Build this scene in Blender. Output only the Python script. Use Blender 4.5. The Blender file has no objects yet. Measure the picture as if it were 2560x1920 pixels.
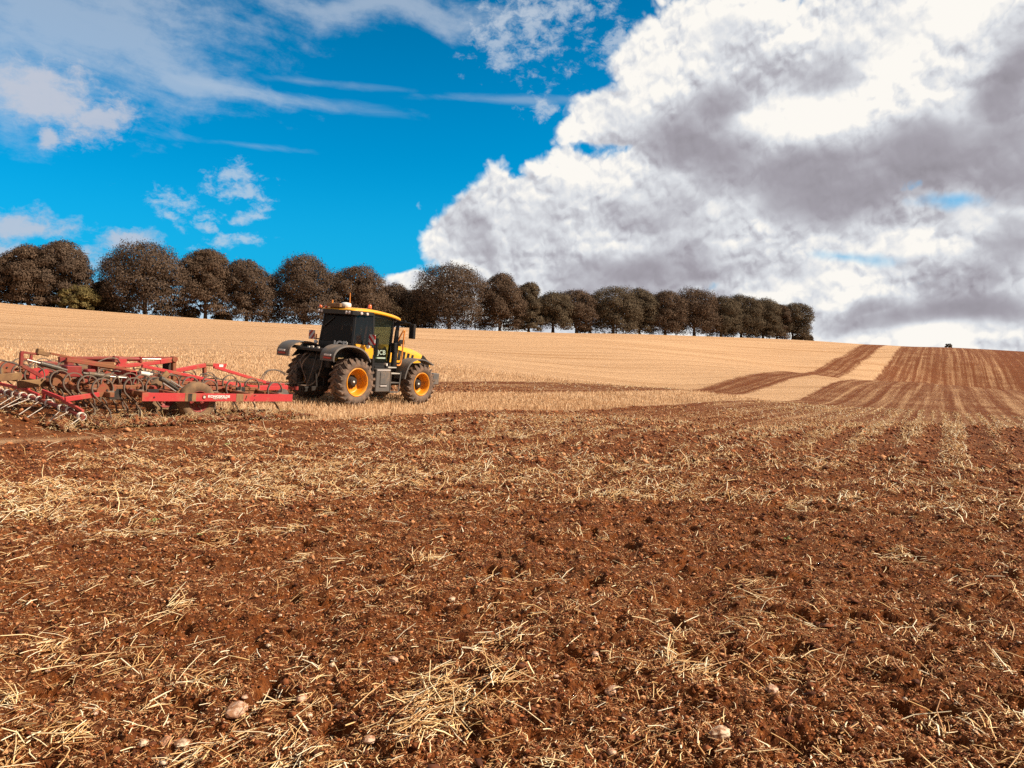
import bpy, bmesh, math, random
import numpy as np
from mathutils import Matrix, Vector
from math import radians, sin, cos, pi, tan, atan2, sqrt

random.seed(7)
RNG = np.random.default_rng(11)
S = bpy.context.scene
COL = S.collection

# ------------------------------------------------------------------ camera
EYE = 1.55
PIT = radians(2.17)
FPX = 1923.0 / 2560.0
cd = bpy.data.cameras.new('camera'); cam = bpy.data.objects.new('camera', cd); COL.objects.link(cam)
cd.sensor_fit = 'HORIZONTAL'; cd.sensor_width = 36.0; cd.lens = 36.0 * FPX
cam.location = (0, 0, EYE); cam.rotation_euler = (pi / 2 - PIT, 0, 0)
cd.clip_start = 0.05; cd.clip_end = 20000
S.camera = cam

# ------------------------------------------------------------------ light
SUN_B, SUN_E = radians(98), radians(38)
sl = bpy.data.lights.new('sun', 'SUN'); sun = bpy.data.objects.new('sun', sl); COL.objects.link(sun)
sl.energy = 5.0; sl.angle = radians(0.53); sl.color = (1.0, 0.86, 0.68)
sd = Vector((sin(SUN_B) * cos(SUN_E), cos(SUN_B) * cos(SUN_E), sin(SUN_E)))
sun.rotation_euler = sd.to_track_quat('Z', 'Y').to_euler()
S.view_settings.view_transform = 'Standard'; S.view_settings.look = 'None'
EXPO = 0.55
S.view_settings.exposure = EXPO; S.view_settings.gamma = 1.0; S.view_settings.use_curve_mapping = False
S.render.engine = 'CYCLES'
S.cycles.max_bounces = 5; S.cycles.diffuse_bounces = 2; S.cycles.glossy_bounces = 2
S.cycles.transmission_bounces = 4; S.cycles.transparent_max_bounces = 8
try:
    S.cycles.use_denoising = False
except Exception:
    pass


class NT:
    """small node-graph writer"""
    def __init__(s, tree): s.t = tree; s.n = tree.nodes; s.l = tree.links
    def new(s, typ, **kw):
        n = s.n.new(typ)
        for k, v in kw.items(): setattr(n, k, v)
        return n
    def put(s, sock, v):
        if v is None: return
        if isinstance(v, bpy.types.NodeSocket): s.l.new(v, sock)
        else: sock.default_value = v
    def m(s, op, a, b=None, c=None, clamp=False):
        n = s.new('ShaderNodeMath', operation=op, use_clamp=clamp)
        s.put(n.inputs[0], a); s.put(n.inputs[1], b); s.put(n.inputs[2], c)
        return n.outputs[0]
    def vm(s, op, a, b=None, out=0, scale=None):
        n = s.new('ShaderNodeVectorMath', operation=op)
        s.put(n.inputs[0], a); s.put(n.inputs[1], b)
        if scale is not None: s.put(n.inputs['Scale'], scale)
        return n.outputs[out]
    def xyz(s, x, y, z=0.0):
        n = s.new('ShaderNodeCombineXYZ'); s.put(n.inputs[0], x); s.put(n.inputs[1], y); s.put(n.inputs[2], z); return n.outputs[0]
    def sep(s, v):
        n = s.new('ShaderNodeSeparateXYZ'); s.put(n.inputs[0], v); return n.outputs
    def noise(s, v, scale, detail=4.0, rough=0.5, dist=0.0, out='Fac', lac=2.0, dim='3D'):
        n = s.new('ShaderNodeTexNoise', noise_dimensions=dim); s.put(n.inputs['Vector'], v); s.put(n.inputs['Scale'], scale)
        s.put(n.inputs['Detail'], detail); s.put(n.inputs['Roughness'], rough); s.put(n.inputs['Distortion'], dist)
        s.put(n.inputs['Lacunarity'], lac)
        return n.outputs[out]
    def voro(s, v, scale, feature='F1', out='Distance', rnd=1.0):
        n = s.new('ShaderNodeTexVoronoi', feature=feature); s.put(n.inputs['Vector'], v); s.put(n.inputs['Scale'], scale)
        s.put(n.inputs['Randomness'], rnd)
        return n.outputs[out]
    def smooth(s, v, a, b, lo=0.0, hi=1.0):
        n = s.new('ShaderNodeMapRange', interpolation_type='SMOOTHSTEP')
        s.put(n.inputs[0], v); s.put(n.inputs[1], a); s.put(n.inputs[2], b); s.put(n.inputs[3], lo); s.put(n.inputs[4], hi)
        return n.outputs[0]
    def lin(s, v, a, b, lo=0.0, hi=1.0):
        n = s.new('ShaderNodeMapRange'); n.clamp = True
        s.put(n.inputs[0], v); s.put(n.inputs[1], a); s.put(n.inputs[2], b); s.put(n.inputs[3], lo); s.put(n.inputs[4], hi)
        return n.outputs[0]
    def mix(s, f, a, b, mode='MIX'):
        n = s.new('ShaderNodeMix', data_type='RGBA', blend_type=mode)
        s.put(n.inputs[0], f)
        s.put(n.inputs[6], a if isinstance(a, bpy.types.NodeSocket) else tuple(a) + (1.0,) if len(a) == 3 else a)
        s.put(n.inputs[7], b if isinstance(b, bpy.types.NodeSocket) else tuple(b) + (1.0,) if len(b) == 3 else b)
        return n.outputs[2]


# ------------------------------------------------------------------ sky
W = bpy.data.worlds.new('World'); S.world = W; W.use_nodes = True
W.node_tree.nodes.clear()
W.cycles.sampling_method = 'NONE'
N = NT(W.node_tree)
sky = N.new('ShaderNodeTexSky', sky_type='NISHITA'); sky.sun_disc = False
sky.sun_elevation = SUN_E; sky.sun_rotation = SUN_B; sky.altitude = 150; sky.air_density = 1.0; sky.dust_density = 0.5; sky.ozone_density = 2.0
tc = N.new('ShaderNodeTexCoord')
X, Y, Z = N.sep(tc.outputs['Generated'])
az = N.m('ARCTAN2', X, Y)                       # bearing, radians
el = N.m('ARCSINE', N.m('MINIMUM', N.m('MAXIMUM', Z, -1.0), 1.0))
P = N.xyz(az, el, 0.0)

def sph(px, py):
    x = (px - 1280) / 1923.0; y = -(py - 960) / 1923.0
    d = Vector((x, cos(PIT) + y * sin(PIT), -sin(PIT) + y * cos(PIT))).normalized()
    return atan2(d.x, d.y), math.asin(d.z)

def blob(px, py, rx, ry, rot=0.0, base=None):
    """1 at the centre, 0 on the ellipse; base = distorted coordinate"""
    a, e = sph(px, py)
    ax, ex = sph(px + rx, py)[0] - a, abs(sph(px, py - ry)[1] - e)
    v = N.vm('SUBTRACT', base or P, (a, e, 0.0))
    if rot:
        n = N.new('ShaderNodeVectorRotate', rotation_type='Z_AXIS'); N.put(n.inputs['Vector'], v); n.inputs['Angle'].default_value = rot; v = n.outputs[0]
    v = N.vm('MULTIPLY', v, (1 / abs(ax), 1 / ex, 0.0))
    return N.m('SUBTRACT', 1.0, N.vm('LENGTH', v, out='Value'))

def union(lst, k=0.12):
    o = lst[0]
    for b in lst[1:]:
        o = N.m('SMOOTH_MAX', o, b, k)
    return o

# gently warped coordinates give uneven edges without smearing
wn = N.noise(P, 6.0, 2.0, 0.5, out='Color', dim='2D')
Pw = N.vm('ADD', P, N.vm('MULTIPLY', N.vm('SUBTRACT', wn, (0.5, 0.5, 0.5)), (0.07, 0.07, 0.0)))
wn2 = N.noise(P, 48.0, 3.0, 0.6, out='Color', dim='2D')
Pf = N.vm('ADD', P, N.vm('MULTIPLY', N.vm('SUBTRACT', wn2, (0.5, 0.5, 0.5)), (0.010, 0.010, 0.0)))
fb = N.noise(Pf, 19.0, 8.0, 0.56, dim='2D')            # fine billows
fbS = N.noise(N.vm('ADD', Pf, (0.003, 0.008, 0.0)), 19.0, 6.0, 0.58, dim='2D')
fl = N.noise(P, 7.5, 4.0, 0.50, dim='2D')              # large masses
flS = N.noise(N.vm('ADD', P, (0.012, 0.030, 0.0)), 7.5, 3.0, 0.50, dim='2D')
def bil(v, sc, d=1.5):                                 # rounded puffs with sharp creases between them
    return N.m('ABSOLUTE', N.m('SUBTRACT', N.noise(v, sc, d, 0.5, dim='2D'), 0.5))
def puffs(v):
    a = N.m('ADD', bil(v, 9.0), N.m('MULTIPLY', bil(v, 24.0), 0.60))
    return N.m('ADD', a, N.m('MULTIPLY', bil(v, 62.0), 0.28))
bl0 = puffs(Pf); bl1 = puffs(N.vm('ADD', Pf, (0.0025, 0.0065, 0.0)))
pv = N.m('MULTIPLY', N.m('SUBTRACT', bl0, 0.17), 2.6)
prel = N.m('SUBTRACT', bl1, bl0)

cum = union([
    blob(1195, 600, 155, 125), blob(1310, 560, 230, 150), blob(1430, 470, 170, 105), blob(1085, 780, 130, 95), blob(1010, 745, 80, 50),
    blob(1560, 290, 160, 100), blob(1660, 560, 330, 240), blob(1640, 170, 150, 110), blob(1800, 90, 210, 150),
    blob(1880, 300, 330, 230), blob(2250, 100, 480, 300), blob(2330, 330, 380, 170), blob(1750, 830, 760, 150),
    blob(2580, 620, 230, 140), blob(2400, 790, 420, 150), blob(2650, 250, 300, 420), blob(1400, 760, 320, 160), blob(2100, 570, 260, 150), blob(2250, 640, 220, 110), blob(2400, 530, 200, 120), blob(1970, 690, 240, 100), blob(1960, 470, 200, 120), blob(2450, 660, 200, 110), blob(1040, 720, 90, 45)], 0.18)
holes = union([blob(2395, 500, 130, 26, 0.1), blob(2110, 642, 140, 18, 0.15)], 0.05)
cumF = N.m('ADD', cum, N.m('MULTIPLY', N.m('SUBTRACT', fb, 0.5), 0.50))
cumF = N.m('ADD', cumF, N.m('MULTIPLY', N.m('SUBTRACT', fl, 0.5), 0.40))
cumF = N.m('ADD', cumF, N.m('MULTIPLY', pv, 0.36))
holeN = N.m('ADD', holes, N.m('MULTIPLY', N.m('SUBTRACT', fb, 0.5), 2.0))
cumM = N.m('MULTIPLY', N.smooth(cumF, -0.04, 0.19), N.m('SUBTRACT', 1.0, N.m('MULTIPLY', N.smooth(holeN, -0.2, 1.2), 0.72)))
# grey undersides
dark = union([
    blob(2230, 420, 480, 75, -0.04, Pw), blob(2200, 470, 160, 60, 0.0, Pw), blob(2540, 400, 200, 110, 0.0, Pw), blob(1790, 390, 150, 90, 0.5, Pw), blob(1820, 270, 60, 70, 0, Pw), blob(2080, 165, 100, 75, 0.0, Pw), blob(2540, 210, 70, 140, 0, Pw),
    blob(1620, 665, 170, 45, 0.1, Pw), blob(2020, 515, 110, 65, 0.1, Pw), blob(2520, 590, 80, 60, 0, Pw), blob(2380, 790, 290, 36, 0.0, Pw), blob(2185, 757, 50, 26, 0.0, Pw)], 0.2)
mid = union([blob(1330, 620, 330, 130, 0.1, Pw), blob(1750, 330, 260, 160, 0.1, Pw), blob(2150, 480, 560, 150, 0, Pw), blob(1700, 690, 420, 110, 0, Pw), blob(2350, 760, 400, 110, 0, Pw), blob(2500, 220, 130, 200, 0, Pw)], 0.2)
light = union([blob(2340, 70, 300, 130, 0, Pw), blob(2080, 285, 300, 60, 0.0, Pw), blob(1610, 130, 130, 80, 0.3, Pw), blob(1400, 425, 180, 35, 0.1, Pw), blob(1900, 640, 190, 55, 0, Pw), blob(2440, 545, 170, 45, 0.1, Pw), blob(2300, 850, 420, 30, 0, Pw), blob(2000, 720, 260, 40, 0, Pw), blob(2250, 620, 160, 40, 0, Pw), blob(1860, 40, 200, 70, 0, Pw)], 0.2)
rel = N.m('ADD', N.m('MULTIPLY', N.m('SUBTRACT', flS, fl), 1.1), N.m('MULTIPLY', N.m('SUBTRACT', fbS, fb), N.lin(cumF, 0.15, 0.9, 1.0, 0.5)))
dk = N.smooth(N.m('ADD', dark, N.m('ADD', N.m('MULTIPLY', N.m('SUBTRACT', fl, 0.5), 1.0), N.m('MULTIPLY', N.m('SUBTRACT', fb, 0.5), 0.6))), -0.75, 0.70)
md = N.smooth(N.m('ADD', mid, N.m('MULTIPLY', N.m('SUBTRACT', fb, 0.5), 0.7)), -0.5, 0.8)
lt = N.smooth(N.m('ADD', light, N.m('MULTIPLY', N.m('SUBTRACT', fb, 0.5), 1.6)), -0.5, 0.6)
bright = N.m('SUBTRACT', 0.86, N.m('MULTIPLY', md, 0.20))
bright = N.m('SUBTRACT', bright, N.m('MULTIPLY', dk, 0.31))
bright = N.m('ADD', bright, N.m('MULTIPLY', lt, 0.20))
bright = N.m('SUBTRACT', bright, N.m('MULTIPLY', rel, N.m('ADD', 0.85, N.m('MULTIPLY', dk, -0.55))))
bright = N.m('ADD', bright, N.m('MULTIPLY', N.smooth(cumF, 0.26, 0.04), 0.16))
bright = N.m('ADD', bright, N.m('MULTIPLY', pv, N.m('MULTIPLY', N.lin(cumF, 0.15, 0.9, 0.16, 0.09), N.m('SUBTRACT', 1.0, N.m('MULTIPLY', dk, 0.6)))))
bright = N.m('SUBTRACT', bright, N.m('MULTIPLY', prel, N.m('MULTIPLY', N.lin(cumF, 0.15, 0.9, 1.5, 0.50), N.m('SUBTRACT', 1.0, N.m('MULTIPLY', dk, 0.7)))))
bright = N.m('MINIMUM', N.m('MAXIMUM', bright, 0.24), 1.04)
cr = N.new('ShaderNodeValToRGB'); N.put(cr.inputs[0], bright)
e = cr.color_ramp.elements
e[0].position = 0.24; e[0].color = (0.29, 0.272, 0.305, 1)
e[1].position = 1.0; e[1].color = (0.98, 0.95, 0.895, 1)
for p, c in ((0.42, (0.37, 0.352, 0.395)), (0.62, (0.51, 0.51, 0.555)), (0.82, (0.72, 0.74, 0.775))):
    x = e.new(p); x.color = c + (1,)
cumC = cr.outputs[0]

torn = N.noise(N.vm('MULTIPLY', Pf, (1.0, 1.6, 1.0)), 34.0, 6.0, 0.66, dim='2D')
# thin cloud: streaked veil high on the left, small torn wisps
Ps = N.xyz(N.m('MULTIPLY', az, 1.0), N.m('MULTIPLY', N.m('ADD', el, N.m('MULTIPLY', az, 0.12)), 4.0), 0.0)
st = N.noise(N.vm('ADD', Ps, N.vm('MULTIPLY', N.vm('SUBTRACT', wn, (0.5, 0.5, 0.5)), (0.10, 0.16, 0.0))), 5.0, 7.0, 0.62, dim='2D')
veil = union([blob(160, 60, 560, 250, 0.0, Pw), blob(480, 190, 260, 55, 0.12, Pw), blob(60, 230, 220, 120, 0, Pw), blob(900, 20, 560, 55, 0.0, Pw)], 0.25)
veilA = N.m('MULTIPLY', N.smooth(N.m('ADD', veil, N.m('ADD', N.m('MULTIPLY', N.m('SUBTRACT', st, 0.5), 1.7), N.m('MULTIPLY', N.m('SUBTRACT', torn, 0.5), 0.7))), -0.15, 0.85), 0.52)
line = union([blob(700, 245, 330, 22, 0.06), blob(1290, 250, 260, 16, 0.02), blob(640, 365, 300, 16, 0.03), blob(780, 205, 300, 18, 0.0)], 0.1)
lineA = N.m('MULTIPLY', N.smooth(N.m('ADD', line, N.m('MULTIPLY', N.m('SUBTRACT', st, 0.5), 2.6)), 0.0, 1.3), 0.30)
soft = union([blob(110, 245, 150, 85, 0, Pf), blob(225, 310, 105, 55, -0.4, Pf), blob(120, 340, 40, 40, 0, Pf),
              blob(40, 560, 135, 62, 0, Pf), blob(20, 640, 220, 45, 0, Pf), blob(340, 595, 75, 26, -0.15, Pf)], 0.1)
softA = N.m('MULTIPLY', N.smooth(N.m('ADD', soft, N.m('ADD', N.m('MULTIPLY', N.m('SUBTRACT', fl, 0.5), 2.0), N.m('MULTIPLY', N.m('SUBTRACT', torn, 0.5), 1.8))), -0.12, 0.75), 0.80)
wisp = union([blob(575, 440, 60, 32, -0.3, Pf), blob(610, 470, 55, 42, -0.6, Pf), blob(470, 515, 95, 24, 0.25, Pf), blob(430, 545, 50, 20, 0.6, Pf),
              blob(630, 540, 60, 22, -0.4, Pf), blob(520, 572, 26, 16, 0, Pf), blob(570, 600, 80, 22, -0.2, Pf), blob(1330, 60, 130, 130, 0.4, Pf),
              blob(1390, 20, 160, 50, 0, Pf), blob(1250, 100, 70, 80, 0, Pf), blob(1345, 272, 45, 26, 0, Pf), blob(1560, 120, 90, 60, 0, Pf)], 0.1)
wispA = N.m('MULTIPLY', N.smooth(N.m('ADD', wisp, N.m('MULTIPLY', N.m('SUBTRACT', torn, 0.5), 4.5)), -0.15, 1.3), 0.62)
lowA = N.m('MULTIPLY', N.smooth(el, 0.26, 0.0), 0.9)

# blue of the clear sky: the physical sky, richer as the photograph has it
rgb = N.new('ShaderNodeSeparateColor'); N.put(rgb.inputs[0], sky.outputs[0])
cc = N.new('ShaderNodeCombineColor')
blue = N.mix(1.0, sky.outputs[0], (0.0, 0.68, 0.95), 'MULTIPLY')
hs = N.new('ShaderNodeHueSaturation'); N.put(hs.inputs['Color'], blue); hs.inputs['Saturation'].default_value = 1.0; hs.inputs['Value'].default_value = 1.0
base = N.mix(0.0, hs.outputs[0], hs.outputs[0])
# bring the physical sky (radiance about 10) to display scale: the background strength below is 0.1
CL = 10.0 / 2 ** EXPO
whiteV = (0.60 * CL, 0.66 * CL, 0.74 * CL)
greyV = (0.56 * CL, 0.58 * CL, 0.66 * CL)
base = N.vm('SCALE', base, scale=N.smooth(el, 0.52, 0.25, 0.80, 1.0))
c = N.mix(lowA, base, (0.02 * CL, 0.40 * CL, 0.76 * CL))
c = N.mix(veilA, c, whiteV)
c = N.mix(N.m('MULTIPLY', N.smooth(el, 0.105, 0.045), 0.75), c, (0.72 * CL, 0.78 * CL, 0.84 * CL))
c = N.mix(lineA, c, whiteV)
c = N.mix(wispA, c, (0.62 * CL, 0.68 * CL, 0.76 * CL))
c = N.mix(softA, c, greyV)
cs = N.vm('SCALE', cumC, scale=CL)
c = N.mix(cumM, c, cs)
# unseen sky behind and overhead: warm cloud added to neutralise the blue fill
bk = N.smooth(N.noise(tc.outputs['Generated'], 2.4, 3.0, 0.55), 0.38, 0.50)
back = N.mix(bk, base, (0.40 * CL, 0.36 * CL, 0.32 * CL))
front = N.smooth(N.m('ABSOLUTE', az), 1.05, 0.85)
high = N.smooth(el, 0.80, 0.58)
c = N.mix(N.m('MULTIPLY', front, high), back, c)
bg = N.new('ShaderNodeBackground'); N.put(bg.inputs[0], c); bg.inputs[1].default_value = 0.10
wo = N.new('ShaderNodeOutputWorld'); N.l.new(bg.outputs[0], wo.inputs[0])
#SKYTEST_STOP

# ------------------------------------------------------------------ terrain
TAN = tan(radians(29.27))              # bearing of the drill rows
CT = cos(radians(29.27))
TO = Vector((-5.985, 25.085, 0.008))   # tractor frame: point under the rear axle
TR = [Vector((0.5734, 0.8189, -0.0262)), Vector((-0.8157, 0.5736, 0.075)), Vector((0.0764, -0.0216, 0.9968))]
def tw(x, y, z): return TO + TR[0] * x + TR[1] * y + TR[2] * z

def zat(py, Yd):                       # height of what is seen at row py of the picture, Yd metres ahead
    y = -(py - 960) / 1923.0
    return EYE + Yd * (-sin(PIT) + y * cos(PIT)) / (cos(PIT) + y * sin(PIT))

CP = []
def line_pts(off, pts):
    for px, py in pts:
        x = (px - 1280) / 1923.0
        Yd = off / (x - TAN)
        if off == 0: continue
        CP.append((x * Yd, Yd, zat(py, Yd)))
line_pts(-15.8, [(1289, 1024), (1578, 1015), (1687, 1011), (1804, 1002), (1852, 1001), (1947, 1003), (1999, 998), (2034, 980), (2077, 959), (2121, 950), (2186, 947), (2195, 941), (2221, 907), (2260, 866)])
line_pts(-22.5, [(1352, 981), (1578, 978), (1691, 975), (1743, 977), (1782, 985), (1834, 987), (1869, 984), (1904, 972), (1947, 959), (1982, 946), (2034, 937), (2112, 937), (2156, 902), (2218, 863)])
line_pts(-30.6, [(1099, 954), (1510, 961), (1600, 968), (1691, 974), (1743, 973), (1817, 950), (1869, 937), (1925, 930), (1977, 929), (2034, 928), (2103, 892), (2168, 861)])
def cp(px, py, Yd): CP.append(((px - 1280) / 1923.0 * Yd, Yd, zat(py, Yd)))
for a in ((2273, 957, 140), (2403, 970, 134), (2560, 985, 128), (2760, 1000, 125), (2477, 874, 310), (2560, 879, 310), (2700, 886, 310), (2350, 868, 310),
          (2155, 960, 152), (2280, 975, 157), (2400, 992, 154), (2560, 1010, 150), (2400, 958, 197), (2560, 962, 192), (2420, 905, 225), (2560, 915, 225), (2300, 1010, 75), (2560, 1030, 70), (2300, 1070, 40), (2560, 1080, 38), (1700, 1075, 30)):
    cp(*a)
for px, zs in ((300, ((40, 0.8), (80, 3.2), (140, 7.8))), (-100, ((30, 0.9), (60, 2.6), (120, 7.8))), (700, ((60, 1.3), (120, 5.0))), (1100, ((80, 0.9), (150, 3.9))), (1600, ((150, 1.4), (220, 5.6))), (1900, ((230, 2.8),))):
    for Yd, z in zs: CP.append(((px - 1280) / 1923.0 * Yd, Yd, z))
# tree line crest
TL = [(-400, 728), (-150, 745), (0, 764), (100, 771), (200, 778), (300, 787), (450, 798), (600, 810), (700, 815), (850, 819), (1000, 822), (1100, 826), (1250, 831), (1400, 834), (1550, 835), (1650, 838), (1800, 843), (1900, 847), (2025, 855)]
def tree_xy(px):
    k = (px - 1280) / 1923.0
    s = (-120 - k * 195) / (k * 145 - 251)
    return (-120 + 251 * s, 195 + 145 * s)
def base_py(px): return float(np.interp(px, [a for a, b in TL], [b for a, b in TL]))
NRM = Vector((-145, 251)).normalized()
for px, py in TL[1:]:
    x, y = tree_xy(px)
    z = zat(py, y); CP.append((x, y, z)); CP.append((x + NRM.x * 22, y + NRM.y * 22, z - 0.6))
    CP.append((x + NRM.x * 110, y + NRM.y * 110, z - 13))
for px in (2100, 2200, 2300, 2400, 2500, 2700):
    k = (px - 1280) / 1923.0
    CP.append((k * 400, 400, 1.5)); CP.append((k * 520, 520, -9))
CP += [tuple(tw(0, -1.02, 0)), tuple(tw(0, 1.02, 0)), tuple(tw(3.1, -1, -0.03)), tuple(tw(3.1, 1, 0)), tuple(tw(-6.7, -3.05, 0.10)), tuple(tw(-9.4, -3, 0.06)), tuple(tw(-9.4, 0, 0.07)), tuple(tw(-6.7, 2, 0.06)), tuple(tw(-3, 0, 0)), tuple(tw(-4.2, -3.3, 0.08))]
CP += [(0, 1.5, 0), (-2, 2, 0), (2, 2, 0), (0, 4, 0), (-3, 5, 0), (3, 5, 0), (0, 8, 0), (-5, 9, 0), (5, 9, -0.03), (-8, 14, 0.02), (0, 14, -0.06), (8, 14, -0.15), (3, 22, -0.30), (12, 22, -0.45), (-14, 20, 0.25), (-20, 24, 0.6)]
CP = np.array(CP)

def warp(x, y):
    r = np.sqrt(x * x + y * y) + 1e-6
    th = np.clip(np.arctan2(x, y), -0.95, 0.95)
    return th * 1.6, np.log(np.maximum(r, 1.2)), r

def tpsk(d2): return 0.5 * d2 * np.log(d2 + 1e-12)
cu, cv, cr_ = warp(CP[:, 0], CP[:, 1])
nC = len(CP)
A = np.zeros((nC + 3, nC + 3))
A[:nC, :nC] = tpsk((cu[:, None] - cu) ** 2 + (cv[:, None] - cv) ** 2) + np.eye(nC) * 6e-5
A[:nC, nC] = 1; A[:nC, nC + 1] = cu; A[:nC, nC + 2] = cv; A[nC:, :nC] = A[:nC, nC:].T
SOL = np.linalg.solve(A, np.concatenate([CP[:, 2], [0, 0, 0]]))

def hbase(x, y):
    x = np.asarray(x, float); y = np.asarray(y, float); shp = x.shape
    x = x.ravel(); y = y.ravel()
    u, v, r = warp(x, y)
    v = np.minimum(v, np.log(620.0))
    z = SOL[nC] + SOL[nC + 1] * u + SOL[nC + 2] * v
    for i in range(nC):
        z += SOL[i] * tpsk((u - cu[i]) ** 2 + (v - cv[i]) ** 2)
    th = np.abs(np.arctan2(x, y))
    k = np.clip((th - 0.95) / 0.9, 0, 1); k = k * k * (3 - 2 * k)
    z = z * (1 - k) + (-0.01 * np.minimum(r, 300)) * k
    far = np.clip((r - 430) / 250, 0, 1); far = far * far * (3 - 2 * far)
    return (z * (1 - far) + (-32.0) * far).reshape(shp)

# gradient noise in numpy
PERM = RNG.permutation(4096)
GA = RNG.random(4096) * 2 * pi; GX = np.cos(GA); GY = np.sin(GA)
def gn(x, y, seed=0):
    xi = np.floor(x).astype(np.int64); yi = np.floor(y).astype(np.int64)
    xf = x - xi; yf = y - yi
    u = xf * xf * xf * (xf * (xf * 6 - 15) + 10); v = yf * yf * yf * (yf * (yf * 6 - 15) + 10)
    def g(a, b, dx, dy):
        h = PERM[(PERM[(a + seed * 71) & 4095] + b) & 4095]
        return GX[h] * dx + GY[h] * dy
    n00 = g(xi, yi, xf, yf); n10 = g(xi + 1, yi, xf - 1, yf); n01 = g(xi, yi + 1, xf, yf - 1); n11 = g(xi + 1, yi + 1, xf - 1, yf - 1)
    a = n00 + u * (n10 - n00); b = n01 + u * (n11 - n01)
    return (a + v * (b - a)) * 1.4

def offs(x, y): return x - TAN * y
def sstep(a, b, v):
    t = np.clip((v - a) / (b - a), 0, 1); return t * t * (3 - 2 * t)
def worked(x, y):
    """1 on cultivated soil, 0 on stubble"""
    w = 0.35 * gn(x * 0.6, y * 0.6, 5) + 0.25 * gn(x * 2.3, y * 2.3, 6)
    o = offs(x, y) + w
    # the freshly worked swath behind the implement
    lx = (x - TO.x) * TR[0].x + (y - TO.y) * TR[0].y; ly = (x - TO.x) * TR[1].x + (y - TO.y) * TR[1].y
    sw = sstep(-4.0, -4.9, lx + w) * sstep(3.6, 3.2, ly + w) * sstep(-5, -4, ly)
    a = sstep(-15.95, -15.6, o)
    b = sstep(-30.8, -30.4, o) * sstep(-22.3, -22.7, o)
    return np.clip(np.maximum(np.maximum(a, sw), b), 0, 1)

def hsoil(x, y, spc=None):
    r = np.sqrt(x * x + y * y)
    if spc is None: spc = np.zeros_like(r)
    def f(wl): return np.clip(1.6 - 2.2 * spc / wl * 1.6, 0, 1)
    h = 0.030 * gn(x * 0.9, y * 0.9, 1) * f(1.1)
    n = gn(x * 3.1 + 0.4 * gn(x * 1.3, y * 1.3, 9), y * 3.1, 2); h += 0.042 * n * f(.32)
    h += 0.034 * (0.35 - np.abs(gn(x * 7.0, y * 7.0, 3))) * f(.14)
    h += 0.034 * (0.35 - np.abs(gn(x * 16, y * 16, 4))) * f(.062)
    h += 0.026 * (0.35 - np.abs(gn(x * 34, y * 34, 7))) * f(.03)
    h += 0.009 * gn(x * 70, y * 70, 8) * f(.015)
    pit = gn(x * 3.7, y * 3.7, 14) + 0.35 * gn(x * 11, y * 11, 15); h -= 0.060 * sstep(.34, .62, pit) * f(.2)
    lump = gn(x * 5.3, y * 5.3, 16) + 0.4 * gn(x * 15, y * 15, 17); h += 0.030 * sstep(.38, .66, lump) * f(.12)
    # ridges left by the tines, along the rows
    o = offs(x, y) * CT; al = x * sin(radians(29.27)) + y * CT
    far = sstep(6, 30, r)
    h += (0.035 + .035 * far) * gn(o * 1.35, al * 0.03, 12) * f(.5)
    h += 0.02 * far * gn(o * 2.8, al * 0.07, 13) * f(.3)
    rt = sstep(5, 16, r) * sstep(-12, 2, offs(x, y))
    h += 0.022 * rt * np.sin(o * 2 * pi / 0.80 + 1.2 * gn(al * 0.12, o * 0.3, 26)) * f(.5)
    return h

def height(x, y, spc=None):
    w = worked(x, y)
    s = hsoil(x, y, spc)
    return hbase(x, y) + w * s + (1 - w) * (0.25 * s * 0.6 - 0.02)

# ------------------------------------------------------------------ materials
def newmat(name):
    m = bpy.data.materials.new(name); m.use_nodes = True; m.node_tree.nodes.clear()
    n = NT(m.node_tree)
    b = n.new('ShaderNodeBsdfPrincipled'); o = n.new('ShaderNodeOutputMaterial'); n.l.new(b.outputs[0], o.inputs[0])
    return m, n, b

def paint(name, col, rough=0.45, dirt=(0.22, 0.13, 0.075), amount=0.3, metal=0.0, var=0.12, scale=3.0, coat=0.0):
    m, n, b = newmat(name)
    tcn = n.new('ShaderNodeTexCoord').outputs['Object']
    a = n.noise(tcn, scale, 7.0, 0.62); g = n.noise(tcn, scale * 9, 4.0, 0.6)
    f = n.smooth(n.m('ADD', n.m('MULTIPLY', a, 0.75), n.m('MULTIPLY', g, 0.25)), 0.62 - amount * 0.42, 0.78 - amount * 0.30)
    v = n.m('ADD', 1.0 - var, n.m('MULTIPLY', a, 2 * var))
    base = n.vm('SCALE', n.mix(0.0, col, col), scale=v)
    n.put(b.inputs['Base Color'], n.mix(n.m('MULTIPLY', f, 0.85), base, dirt))
    n.put(b.inputs['Roughness'], n.lin(f, 0, 1, rough, 0.9)); b.inputs['Metallic'].default_value = metal
    if coat: b.inputs['Coat Weight'].default_value = coat
    bp = n.new('ShaderNodeBump'); bp.inputs['Strength'].default_value = 0.25; bp.inputs['Distance'].default_value = 0.01
    n.put(bp.inputs['Height'], g); n.l.new(bp.outputs[0], b.inputs['Normal'])
    return m

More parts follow.
